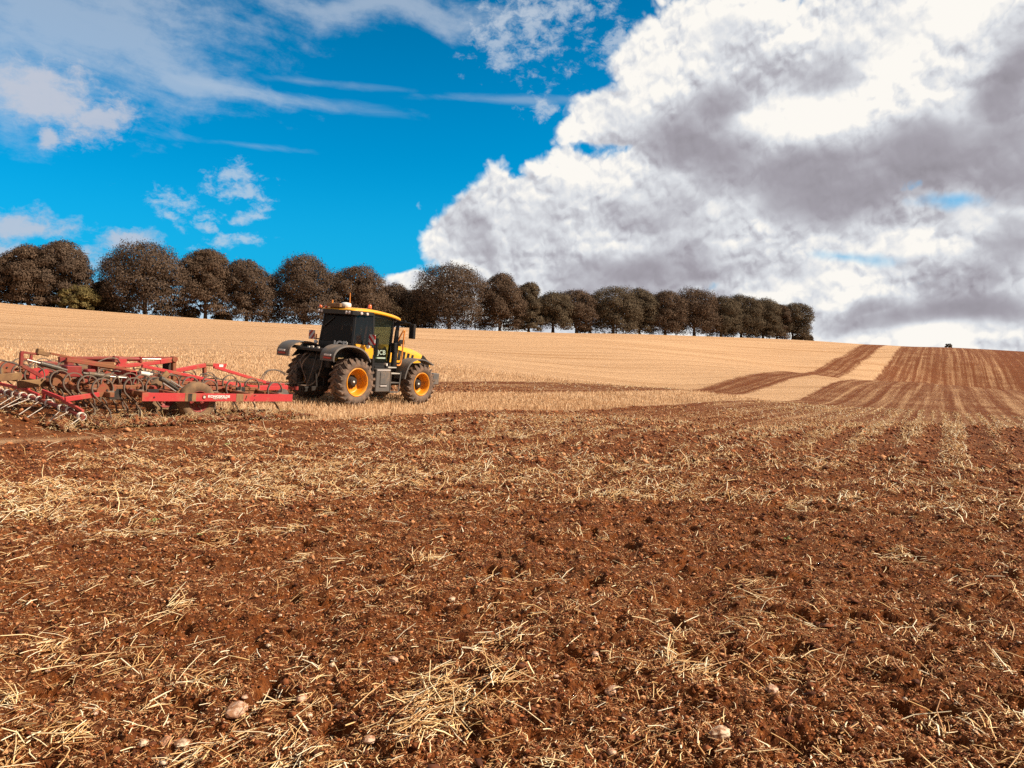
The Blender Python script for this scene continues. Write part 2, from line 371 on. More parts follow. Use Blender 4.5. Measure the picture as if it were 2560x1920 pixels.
M = {}
MUD = (0.20, 0.105, 0.055)
M['yellow'] = paint('yellow_paint', (0.86, 0.40, 0.012), 0.40, (0.45, 0.26, 0.11), 0.34, coat=0.15)
M['rim'] = paint('yellow_rim_paint', (0.80, 0.30, 0.006), 0.42, (0.36, 0.17, 0.06), 0.38, scale=5)
M['orange'] = paint('orange_rail_paint', (0.75, 0.27, 0.05), 0.4, amount=0.1)
M['black'] = paint('black_plastic', (0.014, 0.012, 0.012), 0.45, (0.12, 0.07, 0.045), 0.14)
M['fender'] = paint('dusty_grey_plastic', (0.115, 0.105, 0.100), 0.5, (0.24, 0.165, 0.115), 0.35, scale=2)
M['chassis'] = paint('chassis_paint', (0.02, 0.016, 0.014), 0.6, (0.10, 0.055, 0.032), 0.25)
M['tyre'] = paint('dusty_tyre_rubber', (0.115, 0.080, 0.062), 0.85, (0.27, 0.165, 0.11), 0.45, scale=4)
M['tyremud'] = paint('mud_caked_tyre', (0.16, 0.095, 0.055), 0.95, (0.26, 0.15, 0.075), 0.55, scale=5)
M['hub'] = paint('greasy_hub', (0.022, 0.014, 0.011), 0.8, (0.07, 0.035, 0.02), amount=0.2)
M['red'] = paint('faded_red_paint', (0.50, 0.042, 0.044), 0.5, (0.30, 0.145, 0.06), 0.30, scale=2.2)
M['redmud'] = paint('mud_covered_red_paint', (0.34, 0.036, 0.028), 0.6, (0.22, 0.11, 0.045), 0.70, scale=2.6)
M['dkred'] = paint('dark_red_paint', (0.26, 0.025, 0.022), 0.55, MUD, 0.4, scale=3)
M['rust'] = paint('soil_caked_steel', (0.22, 0.115, 0.055), 0.85, (0.32, 0.19, 0.085), 0.5, scale=4)
M['steel'] = paint('worn_spring_steel', (0.20, 0.15, 0.12), 0.55, (0.20, 0.11, 0.055), 0.45, metal=0.3)
M['coil'] = paint('pale_dusty_coil', (0.74, 0.66, 0.58), 0.6, (0.45, 0.30, 0.2), 0.3)
M['chrome'] = paint('chrome_rod', (0.60, 0.52, 0.46), 0.38, amount=0.25, metal=0.8)
M['ram'] = paint('grey_ram', (0.10, 0.085, 0.07), 0.4, (0.24, 0.15, 0.08), 0.35, metal=0.3)
M['white'] = paint('white_paint', (0.80, 0.78, 0.74), 0.4, amount=0.05)
M['mint'] = paint('pale_green_decal', (0.42, 0.50, 0.42), 0.4, amount=0.1)
M['lamp'] = paint('lamp_lens', (0.70, 0.64, 0.62), 0.15, amount=0.05, coat=0.5)
M['beacon'] = paint('orange_beacon', (0.80, 0.16, 0.04), 0.2, amount=0.05, coat=0.5)
M['redlens'] = paint('red_lens', (0.45, 0.03, 0.02), 0.25, amount=0.1)
M['seat'] = paint('seat_cloth', (0.03, 0.028, 0.028), 0.8, amount=0.05)
M['alu'] = paint('bright_step_metal', (0.62, 0.58, 0.52), 0.4, amount=0.1, metal=0.4)
M['hose'] = paint('rubber_hose', (0.07, 0.05, 0.04), 0.5, (0.34, 0.23, 0.16), 0.4)

m, n, b = newmat('cab_glass'); M['glass'] = m
b.inputs['Base Color'].default_value = (0.024, 0.020, 0.022, 1); b.inputs['Roughness'].default_value = 0.10; b.inputs['Specular IOR Level'].default_value = 0.25
tr = n.new('ShaderNodeBsdfTransparent'); tr.inputs[0].default_value = (0.42, 0.36, 0.36, 1)
mx = n.new('ShaderNodeMixShader'); mx.inputs[0].default_value = 0.45
n.l.new(b.outputs[0], mx.inputs[1]); n.l.new(tr.outputs[0], mx.inputs[2])
n.l.new(mx.outputs[0], [x for x in n.n if x.type == 'OUTPUT_MATERIAL'][0].inputs[0])
m, n, b = newmat('door_glass'); M['glass2'] = m
b.inputs['Base Color'].default_value = (0.03, 0.035, 0.032, 1); b.inputs['Roughness'].default_value = 0.05
tr = n.new('ShaderNodeBsdfTransparent'); tr.inputs[0].default_value = (0.74, 0.80, 0.72, 1)
mx = n.new('ShaderNodeMixShader'); mx.inputs[0].default_value = 0.80
n.l.new(b.outputs[0], mx.inputs[1]); n.l.new(tr.outputs[0], mx.inputs[2])
n.l.new(mx.outputs[0], [x for x in n.n if x.type == 'OUTPUT_MATERIAL'][0].inputs[0])

m, n, b = newmat('warning_stripes'); M['warn'] = m
tcn = n.new('ShaderNodeTexCoord').outputs['Object']; sx, sy, sz = n.sep(tcn)
w = n.m('FRACT', n.m('MULTIPLY', n.m('ADD', n.m('MULTIPLY', sy, 1.0), sz), 4.2))
n.put(b.inputs['Base Color'], n.mix(n.m('GREATER_THAN', w, 0.5), (0.42, 0.02, 0.02), (0.62, 0.56, 0.56))); b.inputs['Roughness'].default_value = 0.4
m, n, b = newmat('warning_stripes_mirrored'); M['warn2'] = m
tcn = n.new('ShaderNodeTexCoord').outputs['Object']; sx, sy, sz = n.sep(tcn)
w = n.m('FRACT', n.m('MULTIPLY', n.m('SUBTRACT', sy, sz), 4.2))
n.put(b.inputs['Base Color'], n.mix(n.m('GREATER_THAN', w, 0.5), (0.42, 0.02, 0.02), (0.62, 0.56, 0.56))); b.inputs['Roughness'].default_value = 0.4

# straw: each piece its own shade
def strawmat(name, cols, rough=0.55, trans=0.0):
    m, n, b = newmat(name)
    g = n.new('ShaderNodeNewGeometry')
    r = g.outputs['Random Per Island']
    cr = n.new('ShaderNodeValToRGB'); n.put(cr.inputs[0], r)
    el_ = cr.color_ramp.elements; el_[0].position = 0; el_[0].color = cols[0] + (1,); el_[1].position = 1; el_[1].color = cols[-1] + (1,)
    for i, c_ in enumerate(cols[1:-1]):
        x = el_.new((i + 1) / (len(cols) - 1)); x.color = c_ + (1,)
    n.put(b.inputs['Base Color'], cr.outputs[0]); b.inputs['Roughness'].default_value = rough
    return m
M['straw'] = strawmat('dry_straw', [(0.38, 0.18, 0.065), (0.60, 0.33, 0.13), (0.80, 0.50, 0.21), (0.95, 0.74, 0.42), (1.0, 0.89, 0.66)], 0.5)
M['chaff'] = strawmat('straw_chaff', [(0.34, 0.13, 0.045), (0.66, 0.34, 0.14), (0.90, 0.60, 0.32)], 0.7)
M['stubble'] = strawmat('cut_stubble', [(0.46, 0.26, 0.125), (0.66, 0.42, 0.235), (0.80, 0.57, 0.35)], 0.6)
M['crumb'] = strawmat('soil_crumbs', [(0.055, 0.012, 0.003), (0.17, 0.042, 0.010), (0.33, 0.100, 0.027), (0.64, 0.31, 0.145)], 0.95)
M['clodsoil'] = strawmat('dark_clods', [(0.06, 0.015, 0.004), (0.14, 0.038, 0.011), (0.24, 0.072, 0.022)], 0.95)
M['pebble'] = strawmat('pale_pebbles', [(0.42, 0.25, 0.16), (0.60, 0.42, 0.29), (0.70, 0.55, 0.42)], 0.8)
def stonemat(name, col):
    m, n, b = newmat(name)
    tcn = n.new('ShaderNodeTexCoord').outputs['Object']
    a = n.noise(tcn, 28.0, 6.0, 0.65)
    n.put(b.inputs['Base Color'], n.mix(n.smooth(a, 0.42, 0.60), (0.30, 0.14, 0.07), col)); b.inputs['Roughness'].default_value = 0.85
    bp = n.new('ShaderNodeBump'); bp.inputs['Strength'].default_value = 0.6; bp.inputs['Distance'].default_value = 0.01
    n.put(bp.inputs['Height'], a); n.l.new(bp.outputs[0], b.inputs['Normal'])
    return m
M['chalk'] = stonemat('chalky_flint', (0.74, 0.58, 0.42))
M['stone'] = stonemat('pinkish_stone', (0.62, 0.42, 0.31))
M['clod'] = stonemat('pale_earth_clod', (0.42, 0.22, 0.13))
M['leafgreen'] = strawmat('weed_leaf', [(0.12, 0.16, 0.04), (0.25, 0.28, 0.08)], 0.6)

# foliage
def foliage(name, a, bb, cc_):
    m, n, b = newmat(name)
    g = n.new('ShaderNodeNewGeometry').outputs['Random Per Island']
    big = n.noise(n.new('ShaderNodeTexCoord').outputs['Object'], 0.35, 3.0, 0.6)
    v = n.m('ADD', n.m('MULTIPLY', g, 0.6), n.m('MULTIPLY', n.m('SUBTRACT', big, 0.3), 0.9))
    cr = n.new('ShaderNodeValToRGB'); n.put(cr.inputs[0], v)
    el_ = cr.color_ramp.elements; el_[0].position = 0.1; el_[0].color = a + (1,); el_[1].position = 0.95; el_[1].color = cc_ + (1,)
    x = el_.new(0.5); x.color = bb + (1,)
    n.put(b.inputs['Base Color'], cr.outputs[0]); b.inputs['Roughness'].default_value = 0.9; b.inputs['Specular IOR Level'].default_value = 0.1
    return m
M['fol'] = [foliage('beech_leaves', (0.054, 0.036, 0.026), (0.094, 0.064, 0.046), (0.150, 0.106, 0.076)),
            foliage('warm_beech_leaves', (0.060, 0.038, 0.026), (0.104, 0.068, 0.046), (0.160, 0.110, 0.076)),
            foliage('greenish_beech_leaves', (0.058, 0.042, 0.028), (0.102, 0.076, 0.050), (0.16, 0.124, 0.080))]
M['folgreen'] = foliage('yellow_green_leaves', (0.075, 0.058, 0.024), (0.14, 0.108, 0.042), (0.22, 0.170, 0.07))
M['folshrub'] = foliage('dark_hedge_leaves', (0.055, 0.038, 0.024), (0.095, 0.067, 0.042), (0.15, 0.108, 0.066))
M['bark'] = paint('beech_bark', (0.085, 0.058, 0.045), 0.9, (0.12, 0.08, 0.06), 0.4, scale=1.0)

# ground
m, n, b = newmat('field_ground'); M['ground'] = m
gp = n.new('ShaderNodeNewGeometry').outputs['Position']
gx, gy, gz = n.sep(gp)
flat = n.xyz(gx, gy, 0.0)
o = n.m('SUBTRACT', gx, n.m('MULTIPLY', gy, TAN)); oc = n.m('MULTIPLY', o, CT)
al = n.m('ADD', n.m('MULTIPLY', gx, sin(radians(29.27))), n.m('MULTIPLY', gy, CT))
dist = n.vm('LENGTH', flat, out='Value')
row = n.xyz(oc, n.m('MULTIPLY', al, 0.035), 0.0)
at_ = n.new('ShaderNodeAttribute', attribute_name='worked'); wk = at_.outputs['Fac']
# cultivated soil
s1 = n.noise(flat, 0.55, 5.0, 0.6); s2 = n.noise(flat, 9.0, 6.0, 0.68); s3 = n.noise(flat, 70.0, 5.0, 0.7)
soil = n.mix(n.smooth(s2, 0.35, 0.68), (0.098, 0.0235, 0.0045), (0.262, 0.074, 0.015))
soil = n.mix(n.m('MULTIPLY', n.smooth(s3, 0.54, 0.75), 0.70), soil, (0.56, 0.22, 0.075))
soil = n.mix(n.smooth(s3, 0.49, 0.34), soil, (0.032, 0.009, 0.003))  # noise lows darkened: shade of the gaps between crumbs put into the colour
# straw litter mixed into the surface: too fine to be separate pieces far away
rn = n.noise(n.xyz(oc, n.m('MULTIPLY', al, 0.012), 0.0), 1.45, 5.0, 0.70)
rn2 = n.noise(n.xyz(n.m('MULTIPLY', oc, 1.0), n.m('MULTIPLY', al, 0.015), 3.0), 0.55, 3.0, 0.6)
sn = n.m('SINE', n.m('ADD', n.m('MULTIPLY', oc, 2 * pi / 2.35), n.m('MULTIPLY', rn2, 7.0)))
sn2 = n.m('SINE', n.m('ADD', n.m('MULTIPLY', oc, 2 * pi / 0.66), n.m('MULTIPLY', rn2, 5.0)))
sn2 = n.m('MULTIPLY', sn2, n.smooth(dist, 120, 50))
rows = n.m('ADD', n.m('MULTIPLY', n.m('SUBTRACT', rn, 0.5), 0.70), n.m('ADD', n.m('MULTIPLY', sn, 0.045), n.m('MULTIPLY', sn2, 0.03)))
patch = n.m('SUBTRACT', n.noise(flat, 0.16, 5.0, 0.62), 0.5)
fleck = n.noise(n.vm('MULTIPLY', flat, (1.0, 0.5, 1.0)), 5.5, 6.0, 0.72)
fleckf = n.noise(flat, 26.0, 4.0, 0.7)
farw = n.smooth(dist, 12.0, 45.0)
fk = n.m('ADD', n.m('MULTIPLY', fleck, n.lin(farw, 0, 1, 0.45, 0.75)), n.m('MULTIPLY', fleckf, n.lin(farw, 0, 1, 0.55, 0.25)))
fk = n.m('ADD', fk, n.m('ADD', n.m('MULTIPLY', rows, n.m('MULTIPLY', n.smooth(dist, 8, 50), 0.62)), n.m('MULTIPLY', patch, 0.22)))
strip2 = n.m('MULTIPLY', n.smooth(o, -12.5, -15.0), n.lin(dist, 120, 180, 0.018, 0.010))
outer = n.m('MULTIPLY', n.smooth(o, 17.0, 19.0), 0.06)
fk = n.m('SUBTRACT', fk, n.m('ADD', n.m('MULTIPLY', n.smooth(dist, 100, 190), 0.018), n.m('ADD', strip2, outer)))
lit = n.smooth(fk, 0.475, 0.625)
lit = n.m('MULTIPLY', lit, n.lin(dist, 4, 60, 0.15, 0.85))
wcol = n.mix(lit, soil, n.mix(n.noise(flat, 3.0, 3.0), (0.46, 0.25, 0.12), (0.70, 0.45, 0.25)))
# stubble
dl = n.m('ADD', n.m('MULTIPLY', gx, -0.42), n.m('MULTIPLY', gy, 0.91))      # across the old swaths
wv = n.m('MULTIPLY', n.m('SUBTRACT', n.noise(flat, 0.012, 3.0, 0.5), 0.5), 26.0)
dl = n.m('ADD', dl, wv)
ds = n.m('ADD', n.m('MULTIPLY', gx, 0.91), n.m('MULTIPLY', gy, 0.42))
st1 = n.noise(n.xyz(dl, n.m('MULTIPLY', ds, 0.035), 0.0), 0.36, 6.0, 0.68)
st2 = n.noise(flat, 1.4, 6.0, 0.7); st3 = n.noise(flat, 8.0, 5.0, 0.7)
stv = n.m('ADD', n.m('MULTIPLY', st1, 0.55), n.m('ADD', n.m('MULTIPLY', st2, 0.3), n.m('MULTIPLY', st3, 0.15)))
scol = n.mix(n.smooth(stv, 0.36, 0.62), (0.43, 0.245, 0.125), (0.66, 0.415, 0.235))
scol = n.mix(n.m('MULTIPLY', n.smooth(st1, 0.46, 0.34), 0.70), scol, (0.40, 0.20, 0.075))
bare = n.m('MULTIPLY', n.smooth(n.m('SUBTRACT', dl, wv), 250.0, 262.0), n.smooth(gx, 0, 60))
scol = n.mix(n.m('MULTIPLY', bare, 0.35), scol, (0.36, 0.21, 0.12))
near_st = n.smooth(dist, 60, 22)
scol = n.mix(n.m('MULTIPLY', near_st, n.smooth(st3, 0.50, 0.36)), scol, (0.26, 0.14, 0.07))
col = n.mix(wk, scol, wcol)
n.put(b.inputs['Base Color'], col); b.inputs['Roughness'].default_value = 0.95
try: b.inputs['Specular IOR Level'].default_value = 0.2
except Exception: pass
hh = n.m('ADD', n.m('MULTIPLY', s3, 0.026), n.m('MULTIPLY', n.noise(flat, 200.0, 4.0, 0.7), 0.008))
hh = n.m('ADD', hh, n.m('MULTIPLY', n.m('MULTIPLY', fleck, n.smooth(dist, 8, 60)), 0.22))
hh = n.m('ADD', hh, n.m('MULTIPLY', n.m('MULTIPLY', s2, n.smooth(dist, 3, 25)), 0.10))
bp = n.new('ShaderNodeBump'); bp.inputs['Strength'].default_value = 1.0; bp.inputs['Distance'].default_value = 1.0
n.put(bp.inputs['Height'], hh); n.l.new(bp.outputs[0], b.inputs['Normal'])

# ------------------------------------------------------------------ object helpers
def mesh_np(name, V, loops, sizes, mat, smooth=False):
    me = bpy.data.meshes.new(name)
    V = np.ascontiguousarray(V, np.float32); loops = np.ascontiguousarray(loops, np.int32).ravel(); sizes = np.ascontiguousarray(sizes, np.int32)
    me.vertices.add(len(V)); me.vertices.foreach_set('co', V.ravel())
    me.loops.add(len(loops)); me.loops.foreach_set('vertex_index', loops)
    me.polygons.add(len(sizes)); st = np.concatenate([[0], np.cumsum(sizes)[:-1]]).astype(np.int32)
    me.polygons.foreach_set('loop_start', st)
    if smooth: me.polygons.foreach_set('use_smooth', np.ones(len(sizes), bool))
    me.update(calc_edges=True)
    me.materials.append(mat)
    return me

def link(name, me, parent=None):
    ob = bpy.data.objects.new(name, me); COL.objects.link(ob)
    if parent: ob.parent = parent
    return ob
def tag(ob, label=None, cat=None, group=None, kind=None):
    if label: ob['label'] = label
    if cat: ob['category'] = cat
    if group: ob['group'] = group
    if kind: ob['kind'] = kind
    return ob

class MB:
    """collects shapes into one mesh"""
    def __init__(s): s.v = []; s.f = []; s.sm = []
    def add(s, vs, fs, smooth=False):
        k = len(s.v); s.v += [tuple(v) for v in vs]; s.f += [[k + i for i in f] for f in fs]; s.sm += [smooth] * len(fs); return s
    def box(s, c, d, rot=None, taper=1.0):
        hx, hy, hz = d[0] / 2, d[1] / 2, d[2] / 2
        bv = min(hx, hy, hz) * 0.22
        vs = []
        bm = bmesh.new(); bmesh.ops.create_cube(bm, size=1.0)
        for v in bm.verts:
            t = taper if v.co.z > 0 else 1.0
            v.co = Vector((v.co.x * d[0] * t, v.co.y * d[1] * t, v.co.z * d[2]))
        bmesh.ops.bevel(bm, geom=bm.edges[:], offset=min(bv, 0.02), segments=1, affect='EDGES')
        R = rot.to_3x3() if rot else Matrix.Identity(3)
        bm.verts.ensure_lookup_table()
        vs = [R @ v.co + Vector(c) for v in bm.verts]; fs = [[v.index for v in f.verts] for f in bm.faces]
        bm.free(); return s.add(vs, fs)
    def beam(s, p0, p1, w, h, up=(0, 0, 1)):
        p0 = Vector(p0); p1 = Vector(p1); d = p1 - p0; L = d.length; x = d.normalized()
        y = Vector(up).cross(x)
        if y.length < 1e-4: y = Vector((0, 1, 0)).cross(x)
        y.normalize(); z = x.cross(y)
        R = Matrix((x, y, z)).transposed()
        return s.box((p0 + p1) / 2, (L, w, h), R.to_4x4())
    def tube(s, pts, r, n=8, cap=True, rr=None):
        pts = [Vector(p) for p in pts]; rings = []; prev = None
        for i, p in enumerate(pts):
            t = (pts[min(i + 1, len(pts) - 1)] - pts[max(i - 1, 0)]).normalized()
            if prev is None:
                a = Vector((0, 0, 1)) if abs(t.z) < 0.9 else Vector((0, 1, 0)); u = a.cross(t).normalized()
            else:
                u = (prev - t * prev.dot(t)).normalized()
            prev = u; w = t.cross(u); q = rr[i] if rr else r
            rings.append([p + (u * cos(2 * pi * k / n) + w * sin(2 * pi * k / n)) * q for k in range(n)])
        vs = [v for R_ in rings for v in R_]; fs = []
        for i in range(len(pts) - 1):
            for k in range(n):
                a = i * n + k; b_ = i * n + (k + 1) % n; fs.append([a, b_, b_ + n, a + n])
        s.add(vs, fs, True)
        if cap: s.add(rings[0], [list(range(n))[::-1]]); s.add(rings[-1], [list(range(n))])
        return s
    def lathe(s, prof, n=40, c=(0, 0, 0), close=False):
        """profile of (radius, y) turned about the y axis"""
        vs = []; fs = []; m_ = len(prof)
        for k in range(n):
            a = 2 * pi * k / n
            for r, y in prof: vs.append((c[0] + r * cos(a), c[1] + y, c[2] + r * sin(a)))
        rng = m_ if close else m_ - 1
        for k in range(n):
            for i in range(rng):
                a = k * m_ + i; b_ = k * m_ + (i + 1) % m_; k2 = (k + 1) % n
                fs.append([a, b_, k2 * m_ + (i + 1) % m_, k2 * m_ + i])
        return s.add(vs, fs, True)
    def prism(s, poly, y0, y1):
        """polygon in x,z pushed along y"""
        n = len(poly); vs = [(x, y0, z) for x, z in poly] + [(x, y1, z) for x, z in poly]
        fs = [list(range(n)), list(range(2 * n - 1, n - 1, -1))] + [[i, i + n, (i + 1) % n + n, (i + 1) % n] for i in range(n)]
        return s.add(vs, fs)
    def strip(s, path, y0, y1, th, n_sm=True):
        """curved sheet: path of (x, z) with thickness th, from y0 to y1"""
        P_ = [Vector((x, 0, z)) for x, z in path]; out = []
        for i, p in enumerate(P_):
            t = (P_[min(i + 1, len(P_) - 1)] - P_[max(i - 1, 0)]).normalized(); nn = Vector((-t.z, 0, t.x)); out.append(p - nn * th)
        poly = P_ + out[::-1]; k = len(P_); n = len(poly)
        vs = [(p.x, y0, p.z) for p in poly] + [(p.x, y1, p.z) for p in poly]; fs = []
        for i in range(n): fs.append([i, i + n, (i + 1) % n + n, (i + 1) % n])
        for i in range(k - 1):
            fs.append([i, i + 1, n - 2 - i, n - 1 - i]); fs.append([n + i + 1, n + i, 2 * n - 1 - i, 2 * n - 2 - i])
        return s.add(vs, fs)
    def build(s, name, mat, parent=None):
        me = bpy.data.meshes.new(name); me.from_pydata(s.v, [], s.f); me.update()
        me.polygons.foreach_set('use_smooth', s.sm)
        bm = bmesh.new(); bm.from_mesh(me); bmesh.ops.recalc_face_normals(bm, faces=bm.faces[:]); bm.to_mesh(me); bm.free()
        me.materials.append(mat); return link(name, me, parent)

def spline(pts, k=6):
    pts = [Vector(p) for p in pts]; out = []
    for i in range(len(pts) - 1):
        p0 = pts[max(i - 1, 0)]; p1 = pts[i]; p2 = pts[i + 1]; p3 = pts[min(i + 2, len(pts) - 1)]
        for j in range(k):
            t = j / k
            out.append(0.5 * ((2 * p1) + (p2 - p0) * t + (2 * p0 - 5 * p1 + 4 * p2 - p3) * t * t + (3 * p1 - p0 - 3 * p2 + p3) * t ** 3))
    out.append(pts[-1]); return out
def arcpts(path, k=5): return [(p.x, p.z) for p in spline([(x, 0, z) for x, z in path], k)]
def empty(name, mat4=None, parent=None):
    e_ = bpy.data.objects.new(name, None); COL.objects.link(e_); e_.empty_display_size = 0.3
    if parent: e_.parent = parent
    if mat4 is not None: e_.matrix_local = mat4
    return e_
def text(name, body, size, mat4, mat, parent, ext=0.004, off=0.0, sx=1.0):
    c_ = bpy.data.curves.new(name, 'FONT'); c_.body = body; c_.size = size; c_.extrude = ext; c_.offset = off; c_.align_x = 'CENTER'; c_.align_y = 'CENTER'
    c_.materials.append(mat); o_ = bpy.data.objects.new(name, c_); COL.objects.link(o_); o_.parent = parent
    bpy.context.view_layer.update()
    me_ = bpy.data.meshes.new_from_object(o_.evaluated_get(bpy.context.evaluated_depsgraph_get()))
    bpy.data.objects.remove(o_); me_.materials.clear(); me_.materials.append(mat); o_ = link(name, me_, parent)
    o_.matrix_local = mat4 @ Matrix.Diagonal((sx, 1, 1, 1)); return o_

# ------------------------------------------------------------------ ground sheet
ths = [0.0]
t = 0.0
while t < pi:
    t += 0.0021 if t < radians(40) else min(0.0021 * 1.10 ** ((t - radians(40)) / 0.045), 0.08)
    ths.append(min(t, pi))
ths = np.array(ths[:-1]); th = np.concatenate([-ths[:0:-1], ths, [pi]])
rs = [0.5]
while rs[-1] < 9000:
    r = rs[-1]
    k = 0.02 if r < 2 else 0.0034 if r < 9 else 0.0055 if r < 25 else 0.009 if r < 110 else 0.014 if r < 450 else 0.08
    rs.append(r * (1 + k))
rs = np.array(rs)
TH, RR = np.meshgrid(th, rs)
GXx = RR * np.sin(TH); GYy = RR * np.cos(TH)
spc = np.maximum(np.gradient(RR, axis=0), RR * 0.0021)
spc = np.where(np.abs(TH) > radians(56), RR * 0.02, spc)
Zb = np.empty_like(GXx)
for i in range(0, len(rs), 60):
    Zb[i:i + 60] = height(GXx[i:i + 60], GYy[i:i + 60], spc[i:i + 60])
V = np.stack([GXx, GYy, Zb], -1).reshape(-1, 3)
nr, nt = TH.shape
idx = np.arange(nr * nt).reshape(nr, nt)
nxt = np.roll(idx, -1, axis=1)
q = np.stack([idx[:-1], nxt[:-1], nxt[1:], idx[1:]], -1).reshape(-1, 4)[:, ::-1]
cidx = len(V); V = np.vstack([V, [[0, 0, float(Zb[0].mean())]]])
tri = np.stack([np.full(nt, cidx), nxt[0], idx[0]], -1)[:, ::-1]
loops = np.concatenate([q.ravel(), tri.ravel()]); sizes = np.concatenate([np.full(len(q), 4), np.full(len(tri), 3)])
me = mesh_np('ground', V, loops, sizes, M['ground'], True)
at_ = me.attributes.new('worked', 'FLOAT', 'POINT')
wv_ = np.concatenate([worked(GXx, GYy).ravel(), [1.0]]).astype(np.float32); at_.data.foreach_set('value', wv_)
gr = link('ground', me); tag(gr, kind='structure')
print('ground verts', len(V))
#GROUND_END

# ------------------------------------------------------------------ straw, stubble, crumbs
def in_view(r0, r1, n, half=radians(37), power=1.0):
    """random points between two distances, ahead of the camera"""
    u = RNG.random(n); r = np.sqrt(r0 * r0 + (r1 * r1 - r0 * r0) * u) if power == 1 else r0 * (r1 / r0) ** u
    if power != 1: n_half = half + radians(12); t_ = (RNG.random(n) * 2 - 1) * n_half
    else: t_ = (RNG.random(n) * 2 - 1) * half
    return r * np.sin(t_), r * np.cos(t_)

def sticks(name, x, y, L, W, yaw, pit, lift, mat, sides=3, bend=0.25, label=None):
    n = len(x); z = height(x, y) + lift
    d = np.stack([np.sin(yaw) * np.cos(pit), np.cos(yaw) * np.cos(pit), np.sin(pit)], -1)
    side = np.stack([np.cos(yaw), -np.sin(yaw), np.zeros(n)], -1); up = np.cross(side, d)
    c = np.stack([x, y, z + np.abs(np.sin(pit)) * L * 0.4], -1)
    bx = (RNG.normal(size=n) * bend * L)[:, None] * side * 0.5 + (np.abs(RNG.normal(size=n)) * bend * L * 0.3)[:, None] * up
    pts = [c - d * L[:, None] / 2, c + bx, c + d * L[:, None] / 2]
    rings = []
    for i, p in enumerate(pts):
        for k in range(sides):
            a = 2 * pi * k / sides + 0.5; w = (W * (1.0 if i < 2 else 0.75))[:, None] * 0.5
            rings.append(p + side * cos(a) * w + up * sin(a) * w)
    Vv = np.stack(rings, 1).reshape(-1, 3); m_ = sides * 3
    f = []
    for i in range(2):
        for k in range(sides):
            f.append([i * sides + k, i * sides + (k + 1) % sides, (i + 1) * sides + (k + 1) % sides, (i + 1) * sides + k])
    f = np.array(f)
    F = (f[None] + (np.arange(n) * m_)[:, None, None]).reshape(-1, 4)
    me_ = mesh_np(name, Vv, F, np.full(len(F), 4), mat)
    o_ = link(name, me_); tag(o_, label, name.replace('_', ' '), kind='stuff'); return o_

def density(x, y):
    """where straw gathers: rows at a distance, torn patches close up"""
    o_ = offs(x, y) * CT; al_ = x * sin(radians(29.27)) + y * CT; r = np.sqrt(x * x + y * y)
    p = 0.30 * gn(x * 0.42, y * 0.95, 21) + 0.34 * gn(x * 1.5, y * 2.3, 22) + 0.22 * gn(x * 4.0, y * 5.0, 25)
    rw = 0.5 * gn(o_ * 0.75, al_ * 0.03, 23) + 0.34 * np.sin(o_ * 2 * pi / 0.80 + 1.2 * gn(al_ * 0.12, o_ * 0.3, 26))
    k = sstep(6, 20, r) * sstep(-14, 2, offs(x, y))
    d = p * (1.15 - 0.65 * k) + rw * 1.0 * k
    th_ = np.arctan2(x, y)
    d += 0.26 * np.exp(-((r - 10.0 - 1.5 * th_) / 1.7) ** 2) * sstep(0.25, -0.15, th_)
    d += 0.12 * np.exp(-((r - 10.0) / 1.8) ** 2) * sstep(-0.05, 0.3, th_)
    of_ = offs(x, y); d -= 0.20 * sstep(-11.5, -14.8, of_)
    d -= 0.10 * np.exp(-((r - 6.4) / 1.0) ** 2) * sstep(-0.1, 0.3, th_)
    return d

def pick(n, r0, r1, thr, soft, power=1.0, want=1):
    x, y = in_view(r0, r1, n, power=power)
    k = sstep(thr, thr + soft, density(x, y)) > RNG.random(n)
    k &= (worked(x, y) > 0.6) if want else True
    return x[k], y[k]

def yaws(x, n): return np.where(RNG.random(n) < 0.60, RNG.normal(0.30, 0.55, n), RNG.random(n) * pi)

xs, ys, Ls, Ws, yw, pt, lf = [], [], [], [], [], [], []
def scatter(x, y, Lm, Wm, spread=0.22, tall=0.0):
    n = len(x); r = np.sqrt(x * x + y * y)
    xs.append(x); ys.append(y); Ls.append(np.clip(RNG.lognormal(math.log(Lm), 0.62, n), 0.015, 0.34)); Ws.append(np.maximum(RNG.lognormal(math.log(Wm), 0.38, n).clip(0.002, 0.011), r * 0.00042))
    yw.append(yaws(x, n)); pt.append(RNG.normal(0, spread, n)); lf.append(RNG.normal(0.003, 0.007, n))
scatter(*pick(14000, 2.2, 9, -0.12, 0.60, power=2), 0.052, 0.0050)
scatter(*pick(11000, 2.2, 9, -0.9, 0.5, power=2), 0.034, 0.0042)
scatter(*pick(135000, 8, 24, -0.16, 0.45), 0.066, 0.0080, 0.35)
scatter(*pick(120000, 24, 75, -0.20, 0.45), 0.11, 0.009, 0.4)
